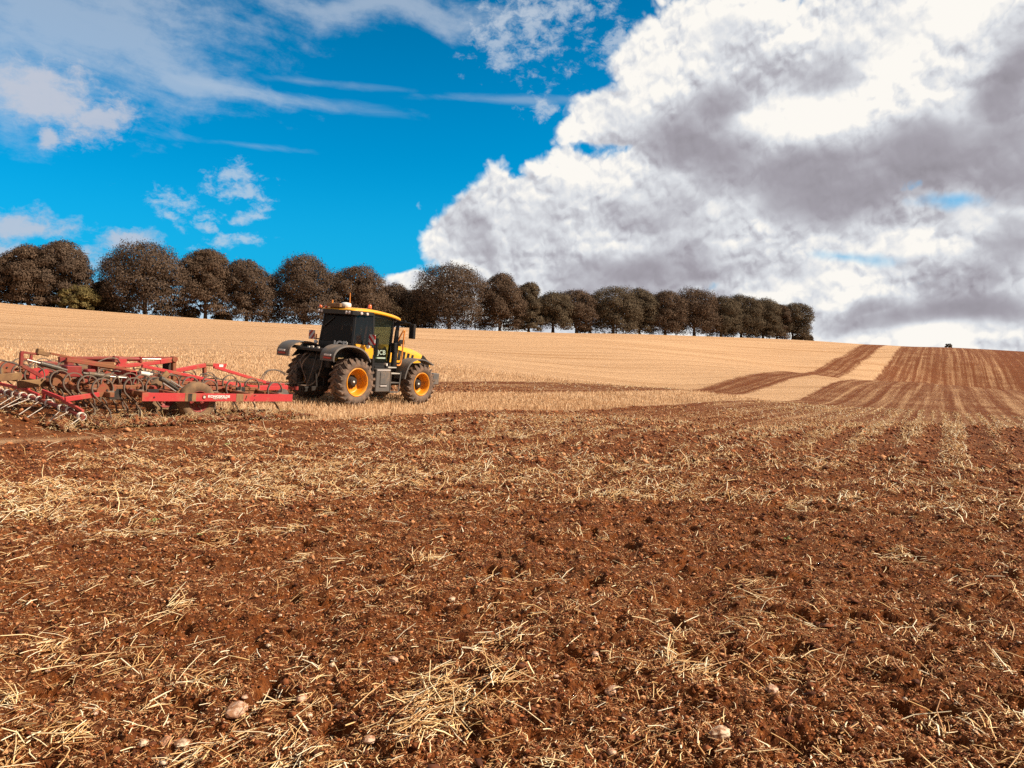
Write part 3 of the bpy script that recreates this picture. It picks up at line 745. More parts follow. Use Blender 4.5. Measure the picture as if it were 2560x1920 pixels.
# tufts: bundles of roughly parallel straw
nc = 660; cx, cy = pick(4200, 2.4, 18, -0.15, 0.6, power=2); cx = cx[:nc]; cy = cy[:nc]
for a, b_ in zip(cx, cy):
    k = int(3 + 24 * RNG.random() ** 2); R0 = 0.04 + 0.09 * RNG.random(); r = sqrt(a * a + b_ * b_)
    y0 = float(yaws(np.array([a]), 1)[0]); ang = RNG.random(k) * 2 * pi; rad = R0 * np.sqrt(RNG.random(k)) * 1.3
    x = a + rad * np.cos(ang); y = b_ + rad * np.sin(ang)
    xs.append(x); ys.append(y); Ls.append(np.clip(RNG.lognormal(math.log(0.10), 0.45, k), 0.03, 0.30)); Ws.append(np.maximum(RNG.normal(0.0055, 0.0014, k).clip(0.003, 0.009), r * 0.0004))
    yw.append(y0 + RNG.normal(0, 0.5, k)); pt.append(RNG.normal(0, 0.25, k)); lf.append(0.004 + 0.028 * RNG.random(k) * np.clip(1 - rad / R0 * 0.6, 0.1, 1))
cat = np.concatenate
xs, ys, Ls, Ws, yw, pt, lf = map(cat, (xs, ys, Ls, Ws, yw, pt, lf))
print('straws', len(xs))
sticks('loose_straw', xs, ys, Ls, Ws, yw, pt, lf, M['straw'], 3, 0.14, 'loose dry straw strewn over the cultivated brown soil')

# chaff: short curled flecks
x, y = pick(98000, 2.2, 13, -0.75, 0.9, power=2)
x2, y2 = pick(70000, 13, 45, -0.5, 0.9); x = cat([x, x2]); y = cat([y, y2]); n_ = len(x); r = np.sqrt(x * x + y * y)
print('chaff', n_)
sticks('straw_chaff', x, y, np.clip(RNG.lognormal(math.log(0.018), 0.5, n_), 0.006, 0.06) * np.clip(r / 9, 1, 3), np.maximum(0.0028, r * 0.00045), RNG.random(n_) * pi, RNG.normal(0, 0.35, n_), 0.002 + 0.006 * RNG.random(n_), M['chaff'], 3, 0.5, 'short curled chaff flecks lying in the brown soil')

# soil crumbs
def crumbs(name, x, y, sz, mat, label, flatk=0.7, jit=0.24):
    n = len(x); base = np.array([[1, 0, 0], [-1, 0, 0], [0, 1, 0], [0, -1, 0], [0, 0, 1], [0, 0, -1]], float)
    Vv = base[None] * (0.65 + 0.7 * RNG.random((n, 6, 1))) + RNG.normal(0, jit, (n, 6, 3))
    a = RNG.random(n) * 2 * pi; ca, sa = np.cos(a), np.sin(a); tl = RNG.normal(0, 0.5, n)
    X_ = Vv[..., 0] * ca[:, None] - Vv[..., 1] * sa[:, None]; Y_ = Vv[..., 0] * sa[:, None] + Vv[..., 1] * ca[:, None]; Z_ = Vv[..., 2] + X_ * tl[:, None] * 0.4
    sx = sz * (0.7 + 0.6 * RNG.random(n)); z = height(x, y) + sz * 0.25
    Vv = np.stack([X_ * sx[:, None] + x[:, None], Y_ * sz[:, None] + y[:, None], Z_ * sz[:, None] * flatk + z[:, None]], -1).reshape(-1, 3)
    f = np.array([[0, 2, 4], [2, 1, 4], [1, 3, 4], [3, 0, 4], [2, 0, 5], [1, 2, 5], [3, 1, 5], [0, 3, 5]])
    F = (f[None] + (np.arange(n) * 6)[:, None, None]).reshape(-1, 3)
    o_ = link(name, mesh_np(name, Vv, F, np.full(len(F), 3), mat)); tag(o_, label, name.replace('_', ' '), kind='stuff'); return o_
x, y = in_view(2.2, 14, 300000, power=2); k = worked(x, y) > 0.6; x, y = x[k], y[k]; r = np.sqrt(x * x + y * y)
crumbs('soil_crumbs', x, y, np.clip(RNG.lognormal(math.log(0.0040), 0.58, len(x)), 0.0018, 0.022) * np.clip(r / 6, 0.8, 1.6), M['crumb'], 'crumbs of tilled brown earth covering the near field')
x, y = in_view(2.2, 13, 12000, power=2); r = np.sqrt(x * x + y * y)
crumbs('earth_lumps', x, y, np.clip(RNG.lognormal(math.log(0.010), 0.5, len(x)), 0.005, 0.040) * np.clip(r / 7, 0.8, 1.7), M['clodsoil'], 'broken lumps of brown earth standing out of the finer tilth', 0.62, 0.34)
x, y = in_view(11, 45, 110000, power=1); k = worked(x, y) > 0.6; x, y = x[k], y[k]
crumbs('earth_clods', x, y, np.clip(RNG.lognormal(math.log(0.014), 0.55, len(x)), 0.007, 0.07), M['crumb'], 'clods of turned brown earth towards the far edge of the worked soil')
x, y = in_view(2.2, 10, 3000, power=2)
crumbs('pebbles', x, y, np.clip(RNG.lognormal(math.log(0.0055), 0.45, len(x)), 0.003, 0.016), M['pebble'], 'small pale pebbles scattered through the soil')

# standing stubble near the tractor, single stalks getting too fine to see further away
def stubble(n, x0, x1, y0, y1, hh_, ww):
    x = x0 + (x1 - x0) * RNG.random(n); y = y0 + (y1 - y0) * RNG.random(n)
    # drilled in rows
    a_ = x * 0.574 + y * 0.819; b_ = x * 0.819 - y * 0.574
    b_ = np.round(b_ / 0.16) * 0.16 + RNG.normal(0, 0.022, n); x = a_ * 0.574 + b_ * 0.819; y = a_ * 0.819 - b_ * 0.574
    k = (worked(x, y) < 0.4) & (np.abs(x / np.maximum(y, 1)) < 0.78) & (RNG.random(n) > sstep(34, 82, np.hypot(x, y)) * .98); return x[k], y[k]
P1 = [stubble(150000, -22, 14, 19, 40, 0, 0), stubble(150000, -52, 24, 38, 85, 0, 0)]
x = cat([p[0] for p in P1]); y = cat([p[1] for p in P1]); n_ = len(x); r = np.sqrt(x * x + y * y)
print('stubble', n_)
h_ = RNG.normal(0.10, 0.03, n_).clip(0.03, 0.2); w_ = np.maximum(0.0055, r * 0.00038); lean = RNG.normal(0, 0.28, (n_, 2)) * h_[:, None]
z = hbase(x, y) - 0.03; a = RNG.random(n_) * pi
sx_, sy_ = np.cos(a) * w_ / 2, np.sin(a) * w_ / 2
Vv = np.stack([np.stack([x - sx_, y - sy_, z], -1), np.stack([x + sx_, y + sy_, z], -1),
               np.stack([x + sx_ + lean[:, 0], y + sy_ + lean[:, 1], z + h_ + .03], -1), np.stack([x - sx_ + lean[:, 0], y - sy_ + lean[:, 1], z + h_ + .03], -1)], 1).reshape(-1, 3)
F = (np.arange(4)[None] + (np.arange(n_) * 4)[:, None])
tag(link('stubble', mesh_np('stubble', Vv, F, np.full(n_, 4), M['stubble'])), 'upright cut straw stubble standing in rows round the tractor', 'stubble', kind='stuff')
#LITTER_END

# ------------------------------------------------------------------ stones, weeds
def ground_hit(px, py):
    x = (px - 1280) / 1923.0; y = -(py - 960) / 1923.0
    d = np.array([x, cos(PIT) + y * sin(PIT), -sin(PIT) + y * cos(PIT)])
    t_ = np.linspace(1.5, 60, 3000); P_ = d[None] * t_[:, None]; P_[:, 2] += EYE
    h = height(P_[:, 0], P_[:, 1]); k = np.argmax(P_[:, 2] < h); return P_[k, 0], P_[k, 1], h[k]

def make_stone(name, px, py, size, mat, seed, label, cat_='stone', group=None, squash=0.7, elong=1.25):
    R_ = random.Random(seed); x, y, z = ground_hit(px, py)
    bm = bmesh.new(); bmesh.ops.create_icosphere(bm, subdivisions=3, radius=1.0)
    pl = [(Vector((R_.gauss(0, 1), R_.gauss(0, 1), R_.gauss(0, .8))).normalized(), 0.62 + 0.3 * R_.random()) for _ in range(9)]
    for v in bm.verts:
        p = v.co.copy()
        for nn, dd in pl:                       # chipped facets
            k = p.dot(nn)
            if k > dd: p -= nn * (k - dd) * 0.85
        p *= 1 + 0.07 * sin(p.x * 7 + seed) * cos(p.y * 6 + seed * 2) + 0.05 * sin(p.z * 11 + seed)
        v.co = Vector((p.x * elong, p.y, p.z * squash)) * size / 2
    bmesh.ops.rotate(bm, verts=bm.verts, matrix=Matrix.Rotation(R_.random() * 6.28, 3, 'Z') @ Matrix.Rotation(R_.gauss(0, .25), 3, 'X'))
    me_ = bpy.data.meshes.new(name); bm.to_mesh(me_); bm.free(); me_.materials.append(mat)
    o_ = link(name, me_); o_.location = (x, y, z + size * squash * 0.20); tag(o_, label, cat_, group); return o_

BIG = [
    ('stone', 357, 1862, 0.048, 'chalk', 'rounded pale yellow stone near the bottom edge, left of the lumpy pale stone'),
    ('stone', 456, 1867, 0.062, 'chalk', 'tall lumpy pale stone near the bottom edge, right of the rounded one'),
    ('earth_clod', 592, 1800, 0.100, 'stone', 'large pinkish crumbly clod lying by long straws in the left foreground'),
    ('stone', 612, 1752, 0.034, 'stone', 'small squarish pink stone just above the large pinkish clod'),
    ('stone', 755, 1750, 0.052, 'stone', 'flat elongated pink stone right of crossed straws in the left foreground'),
    ('stone', 774, 1790, 0.036, 'chalk', 'small whitish stone below the flat elongated pink stone'),
    ('stone', 983, 1657, 0.060, 'stone', 'upright pinkish stone with a dark hollow at its left'),
    ('stone', 831, 1673, 0.034, 'chalk', 'small pale stone left of the upright pinkish stone'),
    ('stone', 671, 1620, 0.030, 'chalk', 'small white pebble alone on bare brown soil, left of centre'),
    ('stone', 923, 1871, 0.052, 'stone', 'blunt pink stone at the tip of a long straw near the bottom edge'),
    ('stone', 1798, 1848, 0.085, 'chalk', 'big pale knobbly stone casting a black shadow beside the bright straw tuft'),
    ('stone', 1532, 1735, 0.075, 'stone', 'leaning pink stone with a pale face above the bright straw tuft'),
    ('stone', 1681, 1652, 0.034, 'chalk', 'small cream stone at the edge of a dark hole in the soil'),
    ('stone', 1488, 1642, 0.040, 'stone', 'small pink stone at the rim of dark hollows, right of centre'),
    ('stone', 1130, 1505, 0.052, 'chalk', 'pointed pale stone with a black gap beneath it, middle foreground'),
    ('earth_clod', 1930, 1729, 0.060, 'stone', 'flat pink clod at the right of the bright straw tuft'),
    ('stone', 1527, 1885, 0.040, 'stone', 'little pink stone at the bottom edge left of the straw tuft'),
    ('earth_clod', 415, 1865, 0.060, 'clod', 'brown earth clod squeezed between the two pale stones at the bottom'),
]
for i, (nm, px, py, sz, mt, lb) in enumerate(BIG):
    make_stone(nm, px, py, sz * 0.95, M[mt], 11 + i * 7, lb, 'stone' if nm == 'stone' else 'clod', None)
for i, (px, py) in enumerate([(120, 1700), (300, 1560), (520, 1420), (1250, 1600), (1390, 1700), (2060, 1740), (2220, 1600), (2380, 1720), (1960, 1500), (700, 1540), (860, 1800), (1150, 1830), (1350, 1500), (1700, 1480), (2100, 1850), (2350, 1860), (240, 1790), (1040, 1740)]):
    make_stone('small_stone', px, py, 0.020 + 0.010 * random.random(), M[('stone', 'chalk')[i % 2]], 300 + i, 'small pale stone half sunk in the brown soil of the near field', 'stone', 'small stones in the near soil')

def weed(px, py, label, s=0.05):
    x, y, z = ground_hit(px, py); mb = MB(); R_ = random.Random(int(px))
    for k in range(9):
        a = k * 0.7 + R_.random(); L = s * (0.6 + 0.6 * R_.random()); t_ = 0.5 + 0.5 * R_.random()
        d = Vector((cos(a), sin(a), 0)); p = Vector((-d.y, d.x, 0)); w = L * 0.22
        b0 = Vector((0, 0, 0)); b1 = d * L * 0.5 + Vector((0, 0, L * 0.5 * t_)); b2 = d * L + Vector((0, 0, L * 0.35 * t_))
        mb.add([b0, b1 - p * w, b2, b1 + p * w, b1 + Vector((0, 0, .002))], [[0, 1, 4], [1, 2, 4], [2, 3, 4], [3, 0, 4]])
    o_ = mb.build('weed_seedling', M['leafgreen']); o_.location = (x, y, z + 0.004); tag(o_, label, 'weed')
weed(385, 1307, 'small green weed seedling in bare soil below the crossed straws on the left', 0.07)
weed(500, 1340, 'low green weed seedling among pale stones at left, lower of the pair')
weed(568, 1115, 'greenish seedling in the thick straw band behind the cultivator', 0.09)
weed(1968, 1352, 'tiny yellow green seedling in bare soil on the right')

# ------------------------------------------------------------------ trees
def crown_mesh(name, Wd, Ht, z0, seed, mat, lean=0.0, nleaf=7500, lobes=46, leaf=0.52, dome=0.5, ragged=0.15):
    R = np.random.default_rng(seed)
    rx = Wd / 2; hz = Ht - z0; cz = z0 + hz * (1 - dome)
    # lobes spread over a dome whose widest part is low and whose skirt hangs close to the ground
    hgt = (np.arange(lobes) + R.random(lobes)) / lobes                     # 0 at the skirt, 1 at the top
    prof = np.interp(hgt, [0, .12, .35, .6, .8, .93, 1], [.66, .84, .98, .95, .78, .50, .16])
    az_ = np.arange(lobes) * 2.39996 + R.normal(size=lobes) * .3; rad = 0.72 + 0.26 * R.random(lobes)
    cen = np.stack([np.cos(az_) * rx * prof * rad * .84, np.sin(az_) * rx * prof * rad * .84, z0 + hz * (.07 + .83 * hgt)], -1)
    L = cen - [0, 0, cz]
    lr = (0.12 + 0.11 * R.random(lobes)) * min(Wd, hz * 1.2)
    n = nleaf; wt = lr ** 2 * (0.75 + 0.5 * hgt); which = R.choice(lobes, n, p=wt / np.sum(wt))
    D = R.normal(size=(n, 3)); D /= np.linalg.norm(D, axis=1)[:, None]
    out = cen[which] - np.array([0, 0, cz]); out /= (np.linalg.norm(out, axis=1)[:, None] + 1e-6)
    flip = (D * out).sum(1) < -0.25; D[flip] *= -1
    D[:, 2] = np.where((D[:, 2] < -0.5), -D[:, 2] * 0.5, D[:, 2])
    rr = lr[which] * (0.80 + 0.24 * R.random(n) ** 0.7) * (1 + ragged * R.normal(size=n))
    # flattened tiers, as a beech has
    pos = cen[which] + D * rr[:, None] * np.array([1.02, 1.02, 0.78])
    ni = n // 5                                     # thin inner filling
    I = R.normal(size=(ni, 3)); I /= np.linalg.norm(I, axis=1)[:, None]; I *= (R.random(ni) ** 0.35 * 0.70)[:, None]
    pin = np.stack([I[:, 0] * rx, I[:, 1] * rx, cz + I[:, 2] * np.where(I[:, 2] > 0, Ht - cz, (cz - z0) * 0.9)], -1)
    Np = np.concatenate([D * 1.0 + R.normal(size=(n, 3)) * 0.22 + [0, 0, 0.12], R.normal(size=(ni, 3))]); Np /= np.linalg.norm(Np, axis=1)[:, None]
    pos = np.concatenate([pos, pin]); n = len(pos)
    pos[:, 0] += lean * np.clip((pos[:, 2] - z0) / hz, 0, 1) * Ht
    T = np.cross(Np, R.normal(size=(n, 3))); T /= np.linalg.norm(T, axis=1)[:, None]; Bn = np.cross(Np, T)
    sz = leaf * (0.55 + 0.9 * R.random(n)); sz[-ni:] *= 1.5; sz2 = sz * (0.4 + 0.35 * R.random(n))
    droop = np.zeros((n, 3)); droop[:, 2] = -0.22 * sz
    a = pos - T * sz[:, None] * 0.5; c_ = pos + T * sz[:, None] * 0.5 + droop
    b_ = pos - Bn * sz2[:, None] * 0.5 + Np * sz[:, None] * 0.12; d_ = pos + Bn * sz2[:, None] * 0.5
    Vv = np.stack([a, b_, c_, d_], 1).reshape(-1, 3)
    F = (np.arange(4)[None] + (np.arange(n) * 4)[:, None])
    return mesh_np(name, Vv, F, np.full(n, 4), mat)

def trunk_mb(Ht, z0, r, seed, lean=0.0, Wd=10, limbs=7):
    R_ = random.Random(seed); mb = MB(); top = Ht * 0.72
    pts = [(0, 0, -0.6), (0, 0, 0.3), (R_.gauss(0, .12), R_.gauss(0, .12), z0 * 0.7 + .8), (lean * Ht * .3, R_.gauss(0, .3), Ht * .45), (lean * Ht * .7, R_.gauss(0, .4), top)]
    mb.tube(pts, r, 8, rr=[r * 1.5, r * 1.15, r * .9, r * .6, r * .2])
    for k in range(limbs):
        a = k * 2.4 + R_.random(); h0 = max(z0 * 0.75, 1.4) + (Ht * 0.35) * R_.random(); L = Wd * 0.42 * (0.7 + 0.4 * R_.random())
        e_ = Vector((cos(a) * L + lean * Ht * .5, sin(a) * L, h0 + L * (0.35 + 0.6 * R_.random())))
        s_ = Vector((lean * h0 * .3, 0, h0)); m_ = (s_ + e_) / 2 + Vector((0, 0, -0.08 * L))
        mb.tube([s_, m_, e_], r * .3, 6, rr=[r * .42, r * .28, r * .1])
    return mb

def put_tree(px, top, wpx, label, kind='fol', k=0, seed=1, gapfrac=0.20, dback=0.0, lean=0.0, dens=1.0, dome=0.5, name='beech_tree', catg='tree', group='trees along the crest of the field', base=None, limbs=7, twin=False):
    x, y = tree_xy(px); x += NRM.x * dback; y += NRM.y * dback
    x = (px - 1280) / 1923.0 * y; wpx = wpx * ((1.09 if px not in (163, 262, 618, 762, 4) else 1.0) if kind == 'fol' else 1.2)
    z = float(hbase(np.array([x]), np.array([y]))[0]) - 0.15
    sc_ = y / 1923.0
    zt = zat(top, y); Ht = zt - z; Wd = wpx * sc_
    e_ = empty(name, Matrix.Translation((x, y, z))); tag(e_, label, catg, group)
    z0 = max(0.15, Ht * (gapfrac - 0.15) * 0.75)
    mat = M['folgreen'] if kind == 'green' else M['folshrub'] if kind == 'shrub' else M['fol'][k % 3]
    nl = int(1900 * dens * (Wd * Ht) ** 0.5 * 0.9) if kind != 'shrub' else int(1500 * dens)
    nl = max(1500, min(nl, 34000))
    me_ = crown_mesh('crown', Wd * 0.97, Ht, z0, seed, mat, lean, nl, lobes=int(np.clip(Wd * 2.8, 28, 54)), leaf=0.40 if kind != 'shrub' else 0.42, dome=dome)
    link('crown', me_, e_)
    if kind == 'shrub':
        mb = MB()
        for q in range(4): mb.tube([(0, 0, -.3), (cos(q * 1.7) * Wd * .15, sin(q * 1.7) * Wd * .15, Ht * .4), (cos(q * 1.7) * Wd * .25, sin(q * 1.7) * Wd * .25, Ht * .7)], .08, 5)
        mb.build('stem', M['bark'], e_)
    else:
        trunk_mb(Ht, z0, 0.30 + Wd * 0.016, seed, lean, Wd, limbs).build('trunk', M['bark'], e_)
        if twin: 
            t2 = trunk_mb(Ht * .9, z0, 0.26, seed + 9, lean, Wd * .8, 4).build('trunk', M['bark'], e_); t2.location = (1.3, 0.4, 0)
    return e_

TREES = [
    (4, 640, 66, 'thin see-through beech at the left edge of the photo', 1, .34, .7, .5, 0),
    (78, 612, 118, 'broad beech next to the thin one at the left edge', 1, .22, 1, .5, 0),
    (163, 604, 138, 'tall round-topped beech left of the first sky gap in the row', 0, .20, 1, .5, 0),
    (262, 704, 66, 'short beech tucked against the left flank of the widest left-hand crown', 0, .12, 1, .55, 4),
    (366, 612, 192, 'widest beech of the left-hand group, a full dome', 0, .14, 1, .5, 0),
    (515, 619, 124, 'lighter beech with upswept twigs and a clear dark trunk', 1, .26, 1, .45, 0),
    (618, 646, 136, 'sloping-crowned beech right of the lighter upswept one', 0, .20, .95, .5, 0),
    (762, 642, 168, 'massive grey-brown beech behind the left side of the tractor', 0, .10, 1.1, .5, 0),
    (893, 668, 140, 'feathery beech rising directly behind the tractor cab roof', 1, .10, 1.0, .45, 0),
    (985, 714, 100, 'dim beech set back in the dip between the tractor and the big dark dome', 0, .08, 1, .5, 16),
    (1045, 722, 90, 'low dim beech set back, touching the big dark dome', 0, .08, 1, .5, 18),
    (1122, 661, 176, 'big dark domed beech standing tallest right of the tractor', 0, .12, 1.15, .5, 0),
    (1250, 683, 112, 'narrow tall beech just right of the big dark dome', 1, .16, 1, .5, 0),
    (1322, 708, 76, 'slim stepped beech between the narrow tall one and two small ones', 2, .16, 1, .5, 0),
    (1382, 735, 98, 'small round beech on a clear single trunk, sky below it', 2, .30, .9, .5, 0),
    (1441, 730, 92, 'small beech with a forked trunk right of the single-trunk one', 1, .26, .9, .5, 0),
    (1532, 722, 128, 'wide flat-topped beech with light under its left side', 2, .16, 1, .5, 0),
    (1600, 724, 84, 'beech leaning on the wide flat-topped one from the right', 2, .14, 1, .5, 4),
    (1662, 732, 106, 'even oval beech with a gap of sky at its left foot', 1, .16, 1, .5, 0),
    (1735, 726, 118, 'sloping beech with open lower branches, highest of the right-hand end', 1, .22, .9, .5, 0),
    (1802, 745, 92, 'dark beech right of the sloping open-branched one', 2, .08, 1, .5, 0),
    (1853, 741, 100, 'dense rounded beech in the solid right-hand block', 2, .08, 1, .5, 2),
    (1906, 750, 90, 'slightly greener beech near the end of the row', 2, .06, 1, .5, 0),
    (1940, 757, 66, 'spiky topped beech squeezed before the last tree', 1, .06, 1, .5, 2),
    (1980, 758, 86, 'last beech of the row, its branches reaching out to the right', 2, .20, .85, .55, 0),
]
for i, (px, tp, wp, lb, k, gp_, dn, dm, db) in enumerate(TREES):
    put_tree(px, tp, wp, lb, 'fol', k, 40 + i * 13, gp_, db, 0.10 if i == 24 else 0.0, dn, dm, twin=(i in (6, 15, 16)))
SHR = [(20, 722, 90, 'dark hedge bush under the thin beech at the left edge'), (118, 728, 60, 'dark bush between the two leftmost broad beeches'),
       (235, 735, 92, 'dark hedge bush filling the first gap in the row'), (300, 742, 70, 'dark bush left of the bright hole under the widest crown'),
       (430, 752, 100, 'dark bush under the right half of the widest left-hand crown'), (478, 768, 44, 'low bush left of the clear dark trunk'),
       (556, 778, 50, 'low bush right of the clear dark trunk'), (664, 752, 88, 'dark bush filling the gap left of the massive beech'),
       (735, 752, 120, 'bush at the foot of the massive grey-brown beech'), (850, 748, 120, 'dark bush hidden mostly by the tractor cab'), (950, 745, 120, 'broad dark bush right behind the cab mirror'),
       (1050, 760, 110, 'dark bush left of the big dark dome'), (1160, 765, 110, 'dark bush under the big dark dome'), (1290, 778, 66, 'dark bush between the narrow tall and slim stepped beeches'),
       (1460, 805, 40, 'low bush under the forked small beech'), (1560, 770, 80, 'dark bush under the wide flat-topped beech'), (1690, 780, 60, 'dark bush between the oval and the sloping beeches'),
       (1770, 785, 70, 'dark bush before the solid right-hand block'), (1830, 785, 80, 'dark bush at the foot of the solid right-hand block'), (1895, 800, 70, 'dark bush left of the spiky topped beech'),
       (1998, 838, 40, 'low bush at the foot of the last beech'), (2022, 838, 20, 'tiny round bush at the very end of the tree row')]
for i, (px, tp, wp, lb) in enumerate(SHR):
    put_tree(px, tp, wp, lb, 'shrub', 0, 700 + i * 5, .02, 3.0 if i < 20 else 0.0, 0, 1.3, .62, name='hedge_bush', catg='bush', group='bushes under the tree row')
put_tree(196, 716, 92, 'yellow-green bushy young tree in front of the tall round-topped beech', 'green', 0, 91, .08, -3.5, 0, .9, .55, name='young_tree', catg='tree', group=None)
# the lone bush on the skyline of the ploughed slope
yb = 318.0; xb = (2370 - 1280) / 1923.0 * yb; zb = float(hbase(np.array([xb]), np.array([yb]))[0]) - 0.2
e_ = empty('skyline_bush', Matrix.Translation((xb, yb, zb))); tag(e_, 'lone low bush on the skyline above the ploughed rows', 'bush')
link('crown', crown_mesh('crown', 3.0, 1.9, 0.05, 5, M['folshrub'], 0, 500, 12, 0.4, 0.6), e_)
mb = MB(); mb.tube([(0, 0, -.3), (0.1, 0, 1.2)], .06, 5); mb.build('stem', M['bark'], e_)
#TREES_END

# ------------------------------------------------------------------ tractor  (x forward, y left, z up; origin under the rear axle)
TM = Matrix(((TR[0].x, TR[1].x, TR[2].x, TO.x), (TR[0].y, TR[1].y, TR[2].y, TO.y), (TR[0].z, TR[1].z, TR[2].z, TO.z), (0, 0, 0, 1)))
def face_right(x, y, z): return Matrix.Translation((x, y, z)) @ Matrix(((1, 0, 0, 0), (0, 0, -1, 0), (0, 1, 0, 0), (0, 0, 0, 1)))      # text read from the right-hand side
def face_back(x, y, z, tilt=0.0): return Matrix.Translation((x, y, z)) @ Matrix(((0, 0, -1, 0), (-1, 0, 0, 0), (0, 1, 0, 0), (0, 0, 0, 1))) @ Matrix.Rotation(tilt, 4, 'X')

def tyre_mb(R_, W_, rim, lugs, lug_h=0.055, seed=0):
    mb = MB(); h = W_ / 2; t = R_ - lug_h
    prof = [(rim, -h * .78), (rim + .03, -h * .86), (rim + (t - rim) * .35, -h * .99), (rim + (t - rim) * .65, -h), (t - .05, -h * .95), (t - .01, -h * .80), (t + .008, -h * .4), (t + .012, 0),
            (t + .008, h * .4), (t - .01, h * .80), (t - .05, h * .95), (rim + (t - rim) * .65, h), (rim + (t - rim) * .35, h * .99), (rim + .03, h * .86), (rim, h * .78)]
    mb.lathe(prof, 56)
    for k in range(lugs):
        for sgn in (-1, 1):
            a0 = 2 * pi * (k + (0.5 if sgn > 0 else 0)) / lugs
            da = 0.17 * 0.76 / R_; n_ = 5; P0 = []
            for i in range(n_):
                f = i / (n_ - 1); yy = sgn * (h * (-0.06) + f * h * 1.02); a = a0 + da * f * 1.5
                top = R_ - (0.0 if f < .8 else 0.018 * (f - .8) / .2); bot = t - 0.03 - (0.05 if f > .9 else 0)
                wa = (0.030 + 0.012 * f) / R_
                P0.append([(a - wa, top, yy), (a + wa, top, yy), (a + wa * 1.35, bot, yy), (a - wa * 1.35, bot, yy)])
            vs = [(r_ * cos(a), yy, r_ * sin(a)) for sec in P0 for (a, r_, yy) in sec]; fs = []
            for i in range(n_ - 1):
                for j in range(4):
                    fs.append([i * 4 + j, i * 4 + (j + 1) % 4, (i + 1) * 4 + (j + 1) % 4, (i + 1) * 4 + j])
            fs.append([0, 1, 2, 3]); fs.append([(n_ - 1) * 4 + j for j in (3, 2, 1, 0)])
            # shoulder foot of the lug running down the side wall
            af = a0 + da * 1.5; r1 = R_ - .018; r2 = t - .11
            wa = 0.040 / R_
            mb.add(vs, fs)
            q = [(af - wa, r1, sgn * h * .95), (af + wa, r1, sgn * h * .95), (af + wa * .8 + .02, r2, sgn * h * .99), (af - wa * .8 + .02, r2, sgn * h * .99),
                 (af - wa, r1, sgn * h * 1.02), (af + wa, r1, sgn * h * 1.02), (af + wa * .8 + .02, r2, sgn * h * 1.035), (af - wa * .8 + .02, r2, sgn * h * 1.035)]
            mb.add([(r_ * cos(a), yy, r_ * sin(a)) for a, r_, yy in q], [[0, 1, 5, 4], [1, 2, 6, 5], [2, 3, 7, 6], [3, 0, 4, 7], [4, 5, 6, 7], [0, 3, 2, 1]])
    return mb

def wheel(parent, x, y, z, R_, W_, rim, lugs, side, rot):
    """side -1: outer face towards -y"""
    w_ = empty('wheel', Matrix.Translation((x, y, z)) @ Matrix.Rotation(rot, 4, 'Y'), parent)
    tyre_mb(R_, W_, rim, lugs).build('tyre', M['tyre'], w_)
    h = W_ / 2 * side; mb = MB()
    mb.lathe([(rim + .012, h * .80), (rim + .022, h * .86), (rim + .004, h * .92), (rim - .025, h * .86), (rim - .040, h * .55), (rim - .06, h * .1), (rim - .075, -h * .10), (rim - .12, -h * .16), (.20, -h * .12), (.13, -h * .10), (.02, -h * .10)], 48)
    mb.lathe([(rim + .012, -h * .80), (rim + .015, -h * .92), (rim - .03, -h * .86), (rim - .075, -h * .18)], 40)
    mb.build('rim', M['rim'], w_)
    mb = MB(); mb.lathe([(.0, h * .30), (.12, h * .30), (.14, h * .26), (.15, h * .06), (.19, h * .02), (.205, -h * .04), (.21, -h * .10)], 24)
    for k in range(10):
        a = 2 * pi * k / 10; mb.tube([(.215 * cos(a), -h * .14, .215 * sin(a)), (.215 * cos(a), -h * .02, .215 * sin(a))], .016, 6)
    mb.build('hub', M['hub'], w_)
    mb = MB(); mb.lathe([(0, h * .345), (.035, h * .34), (.04, h * .29)], 12); mb.build('hub_cap', M['white'], w_)
    return w_

tractor = empty('tractor', TM)
tag(tractor, 'yellow and black tractor with big cab towing the red cultivator across the stubble', 'tractor')
RR_, RF = 0.765, 0.705
wheel(tractor, 0, -1.02, RR_, RR_, 0.56, 0.440, 20, -1, .1); wheel(tractor, 0, 1.02, RR_, RR_, 0.56, 0.440, 20, 1, .25)
wheel(tractor, 3.1, -1.0, RF - .02, RF, 0.50, 0.392, 20, -1, .05); wheel(tractor, 3.1, 1.0, RF - .02, RF, 0.50, 0.392, 20, 1, .2)

mb = MB()
mb.box((1.0, 0, .86), (2.6, .52, .42)); mb.box((-.1, 0, .80), (.9, .62, .62)); mb.tube([(0, -.9, RR_), (0, .9, RR_)], .15, 14)
mb.box((3.1, 0, .72), (.42, .34, .34)); mb.tube([(3.1, -.9, RF - .02), (3.1, .9, RF - .02)], .10, 12); mb.box((2.6, 0, 1.02), (2.9, .5, .30)); mb.box((-.55, 0, 1.15), (.5, .8, .55))
mb.box((-.62, 0, .62), (.35, .5, .35)); mb.box((4.25, 0, .95), (.35, .6, .35)); mb.box((1.2, .55, .72), (1.3, .55, .55))
for s_ in (-1, 1):
    mb.beam((-.35, .40 * s_, .55), (-1.15, .46 * s_, .50), .05, .13); mb.beam((-.35, .34 * s_, 1.25), (-1.0, .44 * s_, 1.02), .05, .10); mb.tube([(-1.0, .44 * s_, 1.02), (-.95, .46 * s_, .55)], .03, 8)
    mb.box((0, .80 * s_, .80), (.34, .12, .34)); mb.box((3.1, .72 * s_, .7), (.26, .16, .30))
mb.build('chassis', M['chassis'], tractor)
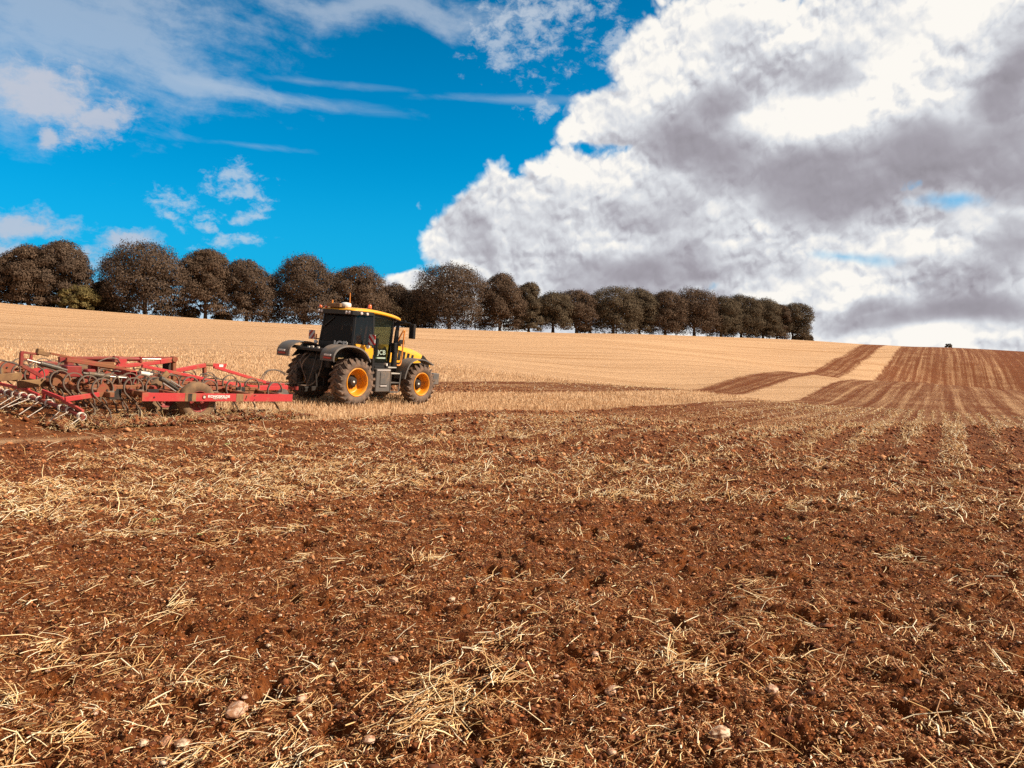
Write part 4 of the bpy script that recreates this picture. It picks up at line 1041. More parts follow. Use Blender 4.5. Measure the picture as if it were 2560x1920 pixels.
mb = MB(); mb.box((-.98, 0, .44), (.42, .20, .16)); mb.tube([(-1.2, 0, .36), (-1.2, 0, .60)], .045, 10); mb.box((-.80, 0, .72), (.10, .34, .5)); mb.build('drawbar_hitch', M['chassis'], tractor)

# rear deck between the mudguards, with valves and the beam that carries the left mudguard
mb = MB(); mb.box((-.38, .1, 1.70), (.95, 1.3, .09)); mb.beam((-.55, -.8, 1.70), (-.62, 1.62, 1.74), .09, .10); mb.box((-.45, 0, 1.45), (.35, .9, .36)); mb.box((-.62, .55, 1.30), (.1, .28, .34)); mb.box((-.62, -.45, 1.32), (.1, .34, .30))
for k in range(6): mb.tube([(-.60, -.5 + k * .17, 1.62), (-.76, -.5 + k * .17, 1.57)], .028, 8)
mb.build('rear_deck', M['chassis'], tractor)
for yy, zz in ((.22, 1.80), (-.05, 1.79), (.40, 1.78)): MB().box((-.62, yy, zz - .02), (.05, .09, .055)).build('deck_fitting', M['coil'], tractor)

def rear_guard(side):
    path = arcpts([(-1.13, 1.44), (-1.10, 1.66), (-.92, 1.84), (-.60, 1.925), (-.15, 1.90), (.22, 1.74), (.46, 1.46)], 5)
    mb = MB(); mb.strip(path, side * .74, side * 1.34, .03)
    # turned-down outer lip
    for i in range(len(path) - 1):
        (x0, z0), (x1, z1) = path[i], path[i + 1]
        mb.add([(x0, side * 1.335, z0), (x1, side * 1.335, z1), (x1 * .965, side * 1.348, z1 - .055), (x0 * .965, side * 1.348, z0 - .055)], [[0, 1, 2, 3]])
    mb.box((-1.10, side * 1.04, 1.50), (.06, .58, .16))
    g = mb.build('mudguard', M['fender'], tractor)
    mb = MB(); mb.prism([(-1.0, 1.42), (-.6, 1.86), (-.15, 1.86), (.25, 1.68), (.55, 1.30), (.80, .9), (.70, .75), (.45, 1.10), (.1, 1.52), (-.7, 1.5)], side * .735, side * .765)
    mb.build('inner_guard', M['black'], g)
    mb = MB(); mb.box((-1.135, side * 1.08, 1.60), (.03, .30, .055)); mb.build('lamp_lens', M['lamp'], g)
    mb = MB(); mb.box((-1.14, side * 1.08, 1.515), (.03, .34, .06)); mb.build('red_reflector', M['redlens'], g)
    return g
rear_guard(-1); rear_guard(1)
def front_guard(side):
    path = arcpts([(2.14, .88), (2.22, 1.16), (2.38, 1.42), (2.68, 1.56), (3.05, 1.57), (3.38, 1.49), (3.62, 1.38)], 5)
    mb = MB(); mb.strip(path, side * .78, side * 1.28, .025)
    for i in range(len(path) - 1):
        (x0, z0), (x1, z1) = path[i], path[i + 1]; cx_, cz_ = 3.1, .7
        mb.add([(x0, side * 1.275, z0), (x1, side * 1.275, z1), (cx_ + (x1 - cx_) * .95, side * 1.285, cz_ + (z1 - cz_) * .95), (cx_ + (x0 - cx_) * .95, side * 1.285, cz_ + (z0 - cz_) * .95)], [[0, 1, 2, 3]])
    mb.beam((3.0, side * .5, 1.1), (3.0, side * .85, 1.52), .05, .05)
    return mb.build('front_mudguard', M['fender'], tractor)
front_guard(-1); front_guard(1)

# bonnet
mb = MB(); prof = [(2.05, 1.98), (2.6, 1.985), (3.2, 1.93), (3.7, 1.83), (4.1, 1.68), (4.36, 1.50), (4.45, 1.30)]
prof = arcpts(prof, 4); vs = []; fs = []; sec = 9
for x_, zt_ in prof:
    zb_ = 1.38 if x_ < 3.5 else 1.38 - (x_ - 3.5) * .16
    hw = .43 - .06 * max(0, (x_ - 2.6) / 1.8)
    for k in range(sec):
        a = pi * k / (sec - 1); cy_ = cos(a); sy_ = sin(a)
        yy = hw * (abs(cy_) ** .45) * (1 if cy_ > 0 else -1); zz = zb_ + (zt_ - zb_) * (abs(sy_) ** .5)
        vs.append((x_, yy, zz))
for i in range(len(prof) - 1):
    for k in range(sec - 1): fs.append([i * sec + k, i * sec + k + 1, (i + 1) * sec + k + 1, (i + 1) * sec + k])
fs.append([(len(prof) - 1) * sec + k for k in range(sec)]); fs.append(list(range(sec))[::-1])
mb.add(vs, fs, True); bonnet = mb.build('bonnet', M['yellow'], tractor)
for s_ in (-1, 1):
    for k in range(5):
        x_ = 2.62 + k * .235; mb = MB(); z1 = 1.80 - .05 * k; hw = .445 - .014 * k
        mb.add([(x_, s_ * hw, 1.48), (x_ + .13, s_ * (hw - .004), 1.48 - .01), (x_ + .19, s_ * (hw - .012), z1), (x_ + .06, s_ * (hw - .008), z1 + .02), (x_, s_ * (hw - .06), 1.48), (x_ + .13, s_ * (hw - .06), 1.47), (x_ + .19, s_ * (hw - .06), z1), (x_ + .06, s_ * (hw - .06), z1 + .02)],
               [[0, 1, 2, 3], [4, 7, 6, 5], [0, 4, 5, 1], [1, 5, 6, 2], [2, 6, 7, 3], [3, 7, 4, 0]]); mb.build('air_slot', M['black'], bonnet)
mb = MB(); mb.prism([(3.86, 1.50), (4.02, 1.66), (4.30, 1.46), (4.42, 1.20), (4.0, 1.2)], -.385, .385); mb.build('front_grille', M['black'], bonnet)
mb = MB(); mb.box((3.15, 0, 1.22), (2.3, .80, .34)); mb.box((4.25, 0, 1.18), (.4, .70, .40)); mb.build('engine_bay', M['chassis'], tractor)
mb = MB(); mb.box((4.72, 0, .80), (.34, .95, .42)); mb.box((4.52, 0, .72), (.2, .5, .2)); mb.build('front_weight', M['fender'], tractor)
mb = MB(); mb.box((2.95, -.18, 2.10), (.30, .24, .16)); mb.tube([(2.95, -.18, 1.95), (2.95, -.18, 2.05)], .05, 8); mb.build('air_intake', M['black'], tractor)

# cab
cab = empty('cab', None, tractor)
CR, CB, CF = (.20, .80, 1.98), None, None
base = {'r': (.12, .80), 'b': (.98, .84), 'f': (1.92, .66)}
def pil(p0, p1, w=.07, d=.07): fr_.beam(p0, p1, w, d)
fr_ = MB()
for s_ in (-1, 1):
    pil((.14, .78 * s_, 1.84), (.26, .70 * s_, 2.96), .08, .08); pil((1.00, .86 * s_, 1.30), (1.00, .76 * s_, 2.96), .07, .07); pil((1.86, .72 * s_, 1.30), (2.06, .66 * s_, 2.90), .08, .09)
    pil((.14, .78 * s_, 1.90), (1.00, .86 * s_, 1.90), .05, .08); pil((1.00, .86 * s_, 1.33), (1.90, .73 * s_, 1.33), .06, .10); pil((.26, .71 * s_, 2.93), (2.06, .68 * s_, 2.90), .06, .10)
    pil((2.02, .60 * s_, 1.30), (2.14, .56 * s_, 2.86), .05, .05)
pil((.26, -.72, 2.93), (.26, .72, 2.93), .08, .08); pil((.13, -.8, 1.88), (.13, .8, 1.88), .06, .20); pil((2.06, -.68, 2.88), (2.06, .68, 2.88), .06, .10); pil((1.88, -.72, 1.36), (1.88, .72, 1.36), .06, .14)
fr_.box((1.0, 0, 1.24), (1.8, 1.5, .12)); fr_.build('cab_frame', M['black'], cab)
def quad(name, pts, mat, th=.012):
    a, b_, c_, d_ = [Vector(p) for p in pts]; nn = (b_ - a).cross(d_ - a).normalized() * th
    mb_ = MB(); mb_.add([a, b_, c_, d_, a + nn, b_ + nn, c_ + nn, d_ + nn], [[0, 1, 2, 3], [7, 6, 5, 4], [0, 4, 5, 1], [1, 5, 6, 2], [2, 6, 7, 3], [3, 7, 4, 0]]); return mb_.build(name, mat, cab)
quad('rear_window', [(.135, -.76, 1.96), (.135, .76, 1.96), (.245, .69, 2.92), (.245, -.69, 2.92)], M['glass'])
quad('lower_rear_panel', [(.075, -.76, 1.70), (.075, .76, 1.70), (.085, .76, 1.985), (.085, -.76, 1.985)], M['black'], .03)
for s_ in (-1, 1):
    quad('rear_side_window', [(.18, .80 * s_, 1.94), (.96, .865 * s_, 1.94), (.96, .775 * s_, 2.90), (.29, .715 * s_, 2.92)], M['glass'])
    dg = quad('door', [(1.05, .865 * s_, 1.40), (1.83, .74 * s_, 1.40), (2.00, .685 * s_, 2.86), (1.04, .775 * s_, 2.90)], M['glass2'])
    mb = MB(); mb.tube([(1.12, .90 * s_, 2.15), (1.10, .92 * s_, 1.95), (1.14, .91 * s_, 1.72)], .016, 6); h_ = mb.build('door_handle', M['black'], cab); h_.parent = dg
    # yellow body side below the rear side window
    mb = MB(); mb.prism([(.20, 1.97), (.97, 1.92), (1.0, 1.70), (.98, 1.28), (.78, 1.34), (.55, 1.62), (.25, 1.82)], .80 * s_, .875 * s_); mb.build('side_panel', M['yellow'], cab)
quad('windscreen', [(2.03, -.60, 1.40), (2.03, .60, 1.40), (2.13, .56, 2.84), (2.13, -.56, 2.84)], M['glass2'])
# roof: yellow shell on a black headliner, higher at the back
mb = MB(); rp = arcpts([(.06, 3.06), (.30, 3.125), (.9, 3.14), (1.5, 3.10), (2.1, 3.02), (2.34, 2.96)], 4); vs = []; fs = []; sec = 9
for x_, zt_ in rp:
    hw = .80 if x_ < 1.9 else .80 - (x_ - 1.9) * .12
    for k in range(sec):
        a = pi * k / (sec - 1); cy_, sy_ = cos(a), sin(a)
        vs.append((x_, hw * (abs(cy_) ** .35) * (1 if cy_ > 0 else -1), (zt_ - .135) + .135 * abs(sy_) ** .6))
for i in range(len(rp) - 1):
    for k in range(sec - 1): fs.append([i * sec + k, i * sec + k + 1, (i + 1) * sec + k + 1, (i + 1) * sec + k])
    fs.append([i * sec, (i + 1) * sec, (i + 1) * sec + sec - 1, i * sec + sec - 1])
fs.append(list(range(sec))[::-1]); fs.append([(len(rp) - 1) * sec + k for k in range(sec)])
mb.add(vs, fs, True); roof = mb.build('roof', M['yellow'], cab)
mb = MB(); mb.box((.16, 0, 2.955), (.30, 1.66, .15)); mb.box((.62, -.775, 2.965), (.72, .10, .12)); mb.box((.62, .775, 2.965), (.72, .10, .12)); mb.build('roof_lining', M['black'], cab)
def lamp_(x_, y_, z_, r_, ax, parent, mat='lamp', name='work_light'):
    mb_ = MB(); d = Vector(ax); p = Vector((x_, y_, z_)); mb_.tube([p - d * .06, p - d * .01, p + d * .012, p + d * .022], r_, 14, rr=[r_ * .7, r_, r_ * .98, r_ * .6]); return mb_.build(name, M[mat], parent)
for y_ in (-.70, -.56, .60, .74): lamp_(.0, y_, 2.955, .052, (-1, 0, 0), cab)
lamp_(.40, -.835, 2.955, .050, (-.35, -.93, 0), cab); lamp_(.66, -.835, 2.95, .050, (-.1, -1, 0), cab)
lamp_(.03, .74, 3.10, .055, (-1, 0, 0), roof, 'beacon', 'indicator'); lamp_(.03, .46, 3.10, .045, (-1, 0, 0), roof, 'beacon', 'indicator')
mb = MB(); mb.box((.10, .10, 3.17), (.16, .62, .13)); mb.box((.26, .0, 3.12), (.28, .7, .06)); rad = mb.build('roof_radar_box', M['rust'], cab)
mb = MB(); mb.lathe([(.0, 0)], 3) if False else mb.tube([(.30, -.20, 3.14), (.30, -.20, 3.19), (.30, -.20, 3.25), (.30, -.20, 3.275), (.30, -.20, 3.285)], .2, 18, rr=[.16, .17, .16, .11, .04]); mb.build('satellite_receiver', M['white'], cab)
mb = MB(); mb.tube([(1.15, -.42, 3.12), (1.15, -.42, 3.16)], .075, 12); bk_ = mb.build('beacon_base', M['black'], roof)
mb = MB(); mb.tube([(1.15, -.42, 3.16), (1.15, -.42, 3.25), (1.15, -.42, 3.285)], .06, 12, rr=[.065, .062, .035]); mb.build('beacon', M['beacon'], roof)
mb = MB(); mb.tube([(.55, -.10, 3.12), (.54, -.10, 3.62)], .018, 6, rr=[.022, .012]); mb.tube([(.2, .35, 3.2), (.2, .35, 3.34)], .03, 6); mb.build('antenna', M['orange'], roof)
# inside
mb = MB(); mb.box((.82, 0, 1.62), (.50, .52, .16)); mb.box((.58, 0, 2.0), (.14, .50, .72)); mb.box((.56, 0, 2.44), (.10, .28, .20)); mb.box((.84, 0, 1.42), (.36, .36, .28)); mb.box((.88, -.36, 1.80), (.48, .14, .12)); mb.build('seat', M['seat'], cab)
mb = MB(); mb.box((1.62, 0, 1.55), (.22, .28, .55)); mb.tube([(1.60, 0, 1.80), (1.46, 0, 2.02)], .035, 8)
for k in range(24):
    a0 = 2 * pi * k / 24; a1 = 2 * pi * (k + 1) / 24
    f = lambda a: Vector((1.46, 0, 2.02)) + Vector((.12 * sin(a), .20 * cos(a), .16 * sin(a)))
    mb.tube([f(a0), f(a1)], .014, 5, cap=False)
mb.build('steering_wheel', M['seat'], cab)
mb = MB(); mb.box((1.45, -.52, 2.05), (.05, .20, .26)); mb.box((1.50, -.50, 1.75), (.05, .05, .5)); mb.tube([(1.25, -.45, 1.9), (1.4, -.5, 2.2), (1.6, -.48, 2.34)], .018, 6); mb.build('screen_arm', M['seat'], cab)
mb = MB(); mb.beam((.16, .60, 2.50), (.20, .22, 2.78), .02, .035); mb.box((.15, .62, 2.48), (.03, .05, .06)); mb.build('rear_wiper', M['black'], cab)
mb = MB(); mb.box((.21, .12, 2.20), (.02, .26, .36)); mb.build('window_sticker', paint('dusty_card', (.30, .26, .20), .8), cab)
text('lettering', 'JCB', .34, face_back(.045, -.34, 1.885), M['white'], cab, .004, .012, 1.30)
text('lettering', 'JCB', .21, face_right(1.42, -.835, 1.72), M['mint'], cab, .003, .004, 1.15)
mb = MB(); mb.box((1.38, -.835, 1.54), (.46, .008, .05)); mb.build('door_decal', M['mint'], cab)
# mirrors, warning boards
for s_ in (-1, 1):
    mb = MB(); mb.tube(spline([(2.06, .66 * s_, 2.86), (2.16, .95 * s_, 2.80), (2.26, 1.28 * s_, 2.76)], 5), .030, 8); mb.tube([(2.26, 1.28 * s_, 2.78), (2.27, 1.30 * s_, 2.3)], .018, 6)
    mb.beam((2.08, .68 * s_, 2.70), (2.22, 1.1 * s_, 2.80), .05, .12); mb.build('mirror_arm', M['black'], tractor)
    mb = MB(); mb.box((2.30, 1.34 * s_, 2.50), (.12, .22, .50)); mb.build('mirror', M['black'], tractor)
quad_w = lambda name, y0, y1, z0, z1, x_, mat: MB().box((x_, (y0 + y1) / 2, (z0 + z1) / 2), (.03, abs(y1 - y0), z1 - z0)).build(name, M[mat], tractor)
quad_w('warning_board', 1.28, 1.00, 2.00, 2.30, .10, 'warn'); quad_w('warning_board', -1.02, -1.30, 1.98, 2.30, .62, 'warn2')
MB().beam((.14, .75, 2.02), (.12, 1.2, 2.04), .03, .04).build('board_bracket', M['black'], tractor); MB().beam((.66, -.86, 1.95), (.64, -1.1, 2.02), .03, .04).build('board_bracket', M['black'], tractor)
lamp_(.05, .88, 1.92, .075, (-1, 0, 0), tractor, 'lamp', 'rear_lamp'); lamp_(.60, -1.0, 1.90, .07, (-1, 0, 0), tractor, 'lamp', 'rear_lamp')
MB().tube([(.04, .86, 2.0), (.05, .86, 2.18)], .028, 6).build('indicator', M['beacon'], tractor)
# exhaust stack, orange handrail
mb = MB(); mb.tube([(1.98, -.88, 1.25), (2.0, -.88, 1.75), (2.08, -.84, 2.45), (2.16, -.80, 2.68)], .075, 12, rr=[.10, .10, .07, .06]); mb.box((1.98, -.88, 1.9), (.20, .18, .34)); mb.build('exhaust', M['black'], tractor)
mb = MB(); mb.tube(spline([(2.16, -.70, 1.92), (2.28, -.92, 2.46), (2.36, -.94, 2.50), (2.34, -.94, 2.38), (2.28, -.95, 1.6), (2.22, -.95, 1.34), (2.05, -.95, 1.32)], 5), .028, 8); mb.build('handrail', M['orange'], tractor)
mb = MB(); mb.box((2.05, -.86, 1.86), (.10, .12, .06)); mb.box((2.12, -.80, 1.98), (.10, .10, .05)); mb.build('side_lamp', M['lamp'], tractor)
# tank, steps
mb = MB(); mb.box((1.22, -.98, .82), (.66, .42, .76)); mb.box((1.22, -1.20, .90), (.30, .02, .40)); tank = mb.build('fuel_tank', M['fender'], tractor)
mb = MB(); mb.box((1.22, -1.215, .64), (.30, .025, .03)); mb.box((1.22, -1.19, 1.16), (.62, .03, .025)); mb.build('tank_trim', M['lamp'], tank)
mb = MB(); mb.box((.80, -.92, .95), (.10, .38, 1.15)); mb.build('wheel_shield', M['black'], tractor)
mb = MB()
for z_, x0, x1 in ((.42, 1.56, 1.96), (.74, 1.56, 1.98)): mb.box(((x0 + x1) / 2, -1.08, z_), (x1 - x0, .22, .035))
mb.beam((1.98, -1.18, .42), (2.04, -1.18, 1.10), .035, .04); mb.beam((1.57, -1.18, .42), (1.57, -1.18, 1.10), .03, .03); mb.build('step_ladder', M['fender'], tractor)
mb = MB(); mb.box((1.78, -1.05, 1.05), (.44, .28, .035)); mb.box((1.78, -.92, 1.24), (.40, .22, .035)); mb.build('step_tread', M['alu'], tractor)
mb = MB(); mb.box((1.22, -.92, 1.24), (.62, .30, .10)); mb.tube([(1.42, -1.08, 1.26), (1.42, -1.08, 1.34)], .05, 10); mb.build('battery_box', M['black'], tractor)
MB().tube([(1.42, -1.09, 1.30), (1.42, -1.09, 1.38)], .042, 10).build('filler_cap', M['white'], tractor)
# hoses at the rear
for pts in ([(-.70, .30, 1.60), (-.98, .34, 1.30), (-.92, .10, .75), (-1.25, .05, .62), (-1.7, .05, .62)], [(-.70, .12, 1.60), (-1.02, .20, 1.2), (-1.0, .02, .72), (-1.4, 0, .62), (-1.9, 0, .62)],
            [(-.70, -.10, 1.60), (-.95, -.25, 1.15), (-1.05, -.10, .60), (-1.3, .02, .52)], [(-.72, -.42, 1.58), (-.90, -.52, 1.1), (-1.0, -.30, .62), (-1.35, -.04, .58)],
            [(-.7, .46, 1.56), (-1.0, .60, 1.05), (-1.3, .5, .86), (-1.7, .45, .98), (-2.15, .42, .98), (-2.4, .40, .72)]):
    MB().tube(spline(pts, 6), .020, 6).build('hydraulic_hose', M['hose'], tractor)

# ------------------------------------------------------------------ cultivator, in the same moving frame, behind the tractor
cult = empty('cultivator', TM @ Matrix.Translation((-6.7, 0, 0.08)))
tag(cult, 'red trailed spring tine cultivator with finger harrow, dusty and low, behind the tractor', 'cultivator')
OFF = Vector((6.7, 0, -0.08))
def q(*p): return Vector(p) + OFF
class CB_(MB):
    pass
def cb(name, mat, *segs, parent=None):
    mb_ = MB()
    for sgm in segs:
        k = sgm[0]
        if k == 'b': mb_.beam(q(*sgm[1]), q(*sgm[2]), sgm[3], sgm[4])
        elif k == 't': mb_.tube([q(*p) for p in sgm[1]], sgm[2], sgm[3] if len(sgm) > 3 else 8)
        elif k == 'x': mb_.box(q(*sgm[1]), sgm[2])
    return mb_.build(name, M[mat], parent or cult)
# side board with its lettering
side = cb('side_board', 'red', ('b', (-8.19, -3.30, .675), (-4.19, -3.30, .575), .025, .185))
cb('soil_patch', 'rust', ('b', (-7.19, -3.315, .650), (-6.92, -3.315, .643), .006, .182), ('b', (-5.86, -3.315, .617), (-5.66, -3.315, .612), .006, .182), parent=side)
cb('board_gap', 'chassis', ('b', (-7.12, -3.319, .648), (-7.02, -3.319, .646), .004, .17), ('t', [(-5.60, -3.32, .57), (-5.57, -3.32, .66)], .008), ('t', [(-5.36, -3.32, .54), (-5.33, -3.32, .57)], .008), ('t', [(-5.36, -3.32, .65), (-5.32, -3.32, .67)], .010), ('t', [(-7.92, -3.30, .665), (-7.92, -3.325, .665)], .018), parent=side)
tilt = Matrix.Rotation(radians(-1.43), 4, 'Z')
text('lettering', 'KONGSKILDE', .078, face_right(*(q(-6.33, -3.318, .650))) @ tilt, M['white'], side, .003, .003, 1.22)
text('lettering', 'VIBRO FLEX 7400', .040, face_right(*(q(-6.30, -3.318, .602))) @ tilt, M['coil'], side, .003, .0005, 1.25)
mb = MB(); c0 = q(-6.71, -3.318, .648)
for k in range(20):
    a0, a1 = 2 * pi * k / 20, 2 * pi * (k + 1) / 20; mb.tube([c0 + Vector((.045 * cos(a0), 0, .045 * sin(a0))), c0 + Vector((.045 * cos(a1), 0, .045 * sin(a1)))], .009, 5, cap=False)
mb.build('emblem', M['dkred'], side)
mb = MB(); mb.tube([c0 + Vector((0, .008, 0)), c0 + Vector((0, -.006, 0))], .030, 12); mb.build('emblem', M['coil'], side)

# transverse beams
ROWS = [-8.80, -7.95, -7.25, -6.20, -5.30, -4.45]
def fz(x): return .72 + (x + 8.8) * -.022
for i, x_ in enumerate(ROWS):
    wd = 3.15 if i else 3.25
    cb('cross_beam', 'redmud', ('b', (x_, -wd, fz(x_)), (x_, 3.3, fz(x_)), .10, .10))
for y_ in (-2.2, -.75, .75, 2.2): cb('frame_rail', 'redmud', ('b', (-8.8, y_, .795), (-4.45, y_, .70), .09, .09))
cb('frame_rail', 'redmud', ('b', (-5.59, -2.2, .71), (-3.72, -2.2, .53), .05, .06))
# drawbar and front frame
cb('drawbar', 'red', ('b', (-4.72, -.75, .70), (-2.9, -.25, .52), .09, .12), ('b', (-4.72, .75, .70), (-2.9, .25, .52), .09, .12), ('b', (-3.1, 0, .49), (-1.72, 0, .49), .16, .15), ('b', (-2.12, .5, .60), (-1.80, .08, .53), .05, .10), ('x', (-2.1, .1, .60), (.5, .3, .05)))
cb('hitch_eye', 'dkred', ('b', (-1.74, 0, .49), (-1.48, 0, .47), .07, .09), ('t', [(-1.36, 0, .42), (-1.36, 0, .54)], .07, 12))
cb('parking_wheel', 'fender', ('t', [(-2.2, -.36, .34), (-2.2, -.50, .34)], .16, 20))
# centre tower
cb('lift_ram', 'dkred', ('t', [(-7.05, 0, 1.27), (-6.40, 0, 1.265)], .055, 12), ('x', (-7.05, 0, 1.25), (.12, .14, .16)), ('x', (-6.42, 0, 1.26), (.06, .14, .14)))
cb('ram_rod', 'chrome', ('t', [(-6.40, 0, 1.27), (-5.86, 0, 1.275)], .028, 10))
cb('upper_link', 'red', ('b', (-7.05, 0, 1.06), (-5.87, 0, 1.20), .10, .10), ('b', (-5.90, 0, 1.21), (-5.52, 0, 1.27), .12, .13), ('x', (-6.9, 0, 1.16), (.22, .12, .22)))
cb('rear_link_beam', 'dkred', ('b', (-7.78, .4, 1.22), (-5.39, .4, 1.30), .06, .05), ('b', (-8.17, .5, 1.18), (-6.76, .5, 1.22), .10, .14))
cb('tower_post', 'redmud', ('b', (-5.50, 0, 1.32), (-5.47, 0, .72), .12, .10), ('t', [(-5.50, -.09, 1.29), (-5.50, .09, 1.29)], .075, 12))
cb('tower_plate', 'chassis', ('x', (-5.56, .2, 1.08), (.24, .03, .32)))
cb('tie_beam', 'red', ('b', (-5.45, 0, .97), (-4.55, 0, 1.14), .10, .11))
cb('front_post', 'redmud', ('b', (-4.55, .05, 1.15), (-4.50, .05, .70), .10, .09))
cb('pivot_pin', 'rust', ('t', [(-4.55, 0, 1.16), (-4.33, 0, 1.16)], .045, 10))
cb('front_strut', 'red', ('b', (-4.34, 0, 1.15), (-3.92, 0, 1.14), .05, .09), ('b', (-4.28, 0, 1.10), (-2.52, 0, .655), .08, .085), ('b', (-3.95, 0, 1.10), (-4.05, 0, 1.02), .05, .10), ('t', [(-3.92, 0, 1.10), (-3.90, 0, 1.20)], .03, 8))
cb('notice_label', 'white', ('x', (-4.07, -.032, 1.135), (.13, .008, .07)))
# folding wing beams and rams on the right side
cb('wing_beam', 'redmud', ('b', (-9.05, -1, 1.42), (-7.91, -1, 1.21), .07, .05), ('b', (-8.7, -1.0, 1.28), (-7.60, -1, 1.13), .09, .09), ('b', (-7.62, -1, 1.14), (-7.10, -1, 1.04), .08, .06), ('x', (-7.78, -1.0, 1.16), (.32, .04, .18)))
cb('wing_beam', 'red', ('b', (-6.87, -.9, 1.16), (-4.99, -.72, .82), .08, .08), ('b', (-5.0, -.72, .82), (-4.66, -.6, .77), .05, .04))
cb('wing_bracket', 'dkred', ('b', (-9.62, -1, 1.42), (-9.62, -1, 1.12), .07, .07), ('b', (-9.64, -1, 1.43), (-9.28, -1, 1.39), .06, .05), ('b', (-9.6, -1, 1.14), (-9.2, -1, .90), .06, .08), ('b', (-9.42, -1, 1.42), (-9.44, -1, 1.2), .05, .05), ('b', (-9.62, -1, 1.28), (-9.40, -1, 1.26), .05, .05))
cb('latch_block', 'rust', ('b', (-9.32, -1, 1.45), (-9.08, -1, 1.39), .14, .10), ('x', (-9.25, -1.0, 1.46), (.12, .12, .12)))
cb('hydraulic_ram', 'ram', ('t', [(-9.28, -1.1, 1.20), (-8.87, -1.1, 1.09)], .058, 14), ('t', [(-8.87, -1.1, 1.09), (-8.72, -1.1, 1.05)], .035))
cb('ram_rod', 'chrome', ('t', [(-9.55, -1.1, 1.27), (-9.28, -1.1, 1.20)], .024))
cb('hydraulic_ram', 'ram', ('t', [(-8.44, -1.5, 1.01), (-7.97, -1.5, .95)], .055, 14), ('t', [(-8.56, -1.5, 1.02), (-8.44, -1.5, 1.01)], .035))
cb('ram_rod', 'chrome', ('t', [(-7.97, -1.5, .95), (-7.56, -1.5, .92)], .022))
for k_, y_ in enumerate((-.95, .2)):
    cb('valve_block', 'dkred', ('x', (-8.55, y_, 1.02), (.34, .28, .26)), ('x', (-8.2, y_ - .1, .98), (.20, .22, .20)), ('x', (-8.0, y_ + .15, 1.05), (.16, .18, .30)))
# hollow box end of the centre beam
mb = MB(); c0 = q(-7.25, -1.2, .91)
for dx, dz, sx_, sz_ in ((-.075, 0, .015, .29), (.075, 0, .015, .29), (0, .14, .16, .015), (0, -.14, .16, .015)): mb.box(c0 + Vector((dx, .35, dz)), (sx_, .75, sz_))
mb.build('box_beam', M['red'], cult)
cb('box_beam_core', 'chassis', ('x', (-7.25, -.7, .91), (.12, .5, .24)))
cb('plank_arm', 'redmud', ('b', (-7.66, -2, .80), (-7.10, -2, .74), .06, .08), ('b', (-7.0, -1.9, .72), (-6.3, -1.9, .72), .06, .12))
# wheel brackets, rams
cb('wheel_bracket', 'rust', ('b', (-6.84, -2.0, 1.10), (-7.08, -2.0, .84), .05, .13), ('b', (-7.08, -2.0, .86), (-7.06, -2.0, .60), .05, .14), ('b', (-7.05, -2.0, .62), (-6.75, -2.4, .55), .08, .10))
cb('hydraulic_ram', 'ram', ('t', [(-7.24, -2.5, .97), (-6.87, -2.5, .74)], .045, 12), ('t', [(-7.32, -2.5, 1.0), (-7.24, -2.5, .97)], .06, 10))
cb('ram_rod', 'chrome', ('t', [(-7.33, -2.64, .90), (-6.98, -2.64, .69)], .018), ('t', [(-7.1, -2.56, .95), (-6.80, -2.56, .78)], .014))
def cwheel(x_, y_, z_):
    w_ = empty('wheel', Matrix.Translation(q(x_, y_, z_)), cult); mb_ = MB(); R_, h = .45, .14
    mb_.lathe([(.24, -h * .8), (.27, -h * .95), (.35, -h), (.42, -h * .9), (.445, -h * .5), (.45, 0), (.445, h * .5), (.42, h * .9), (.35, h), (.27, h * .95), (.24, h * .8)], 40); mb_.build('tyre', M['tyremud'], w_)
    mb_ = MB(); mb_.lathe([(.245, -h * .82), (.25, -h * .9), (.235, -h * .85), (.21, -h * .3), (.13, -h * .1), (.10, -h * .25), (.0, -h * .25)], 28); mb_.lathe([(.245, h * .82), (.235, h * .85), (.21, h * .3), (.13, -h * .08), (0, -h * .05)], 28); mb_.build('rim', M['dkred'], w_)
    mb_ = MB(); mb_.tube([(0, -h * .55, 0), (0, -h * .1, 0)], .06, 12)
    for k in range(5): mb_.tube([(.12 * cos(k * 1.257), -h * .35, .12 * sin(k * 1.257)), (.12 * cos(k * 1.257), -h * .15, .12 * sin(k * 1.257))], .022, 6)
    mb_.build('hub', M['steel'], w_)
for x_, y_, z_ in ((-6.72, -3.02, .52), (-7.0, -2.1, .53), (-6.9, 2.1, .53), (-6.72, 3.0, .53)): cwheel(x_, y_, z_)
cb('axle_arm', 'redmud', ('b', (-6.72, -2.86, .53), (-6.72, -2.2, .56), .08, .08), ('b', (-6.72, -2.5, .55), (-6.2, -2.5, .72), .08, .10), ('b', (-6.9, 2.86, .53), (-6.72, 2.2, .56), .08, .08))
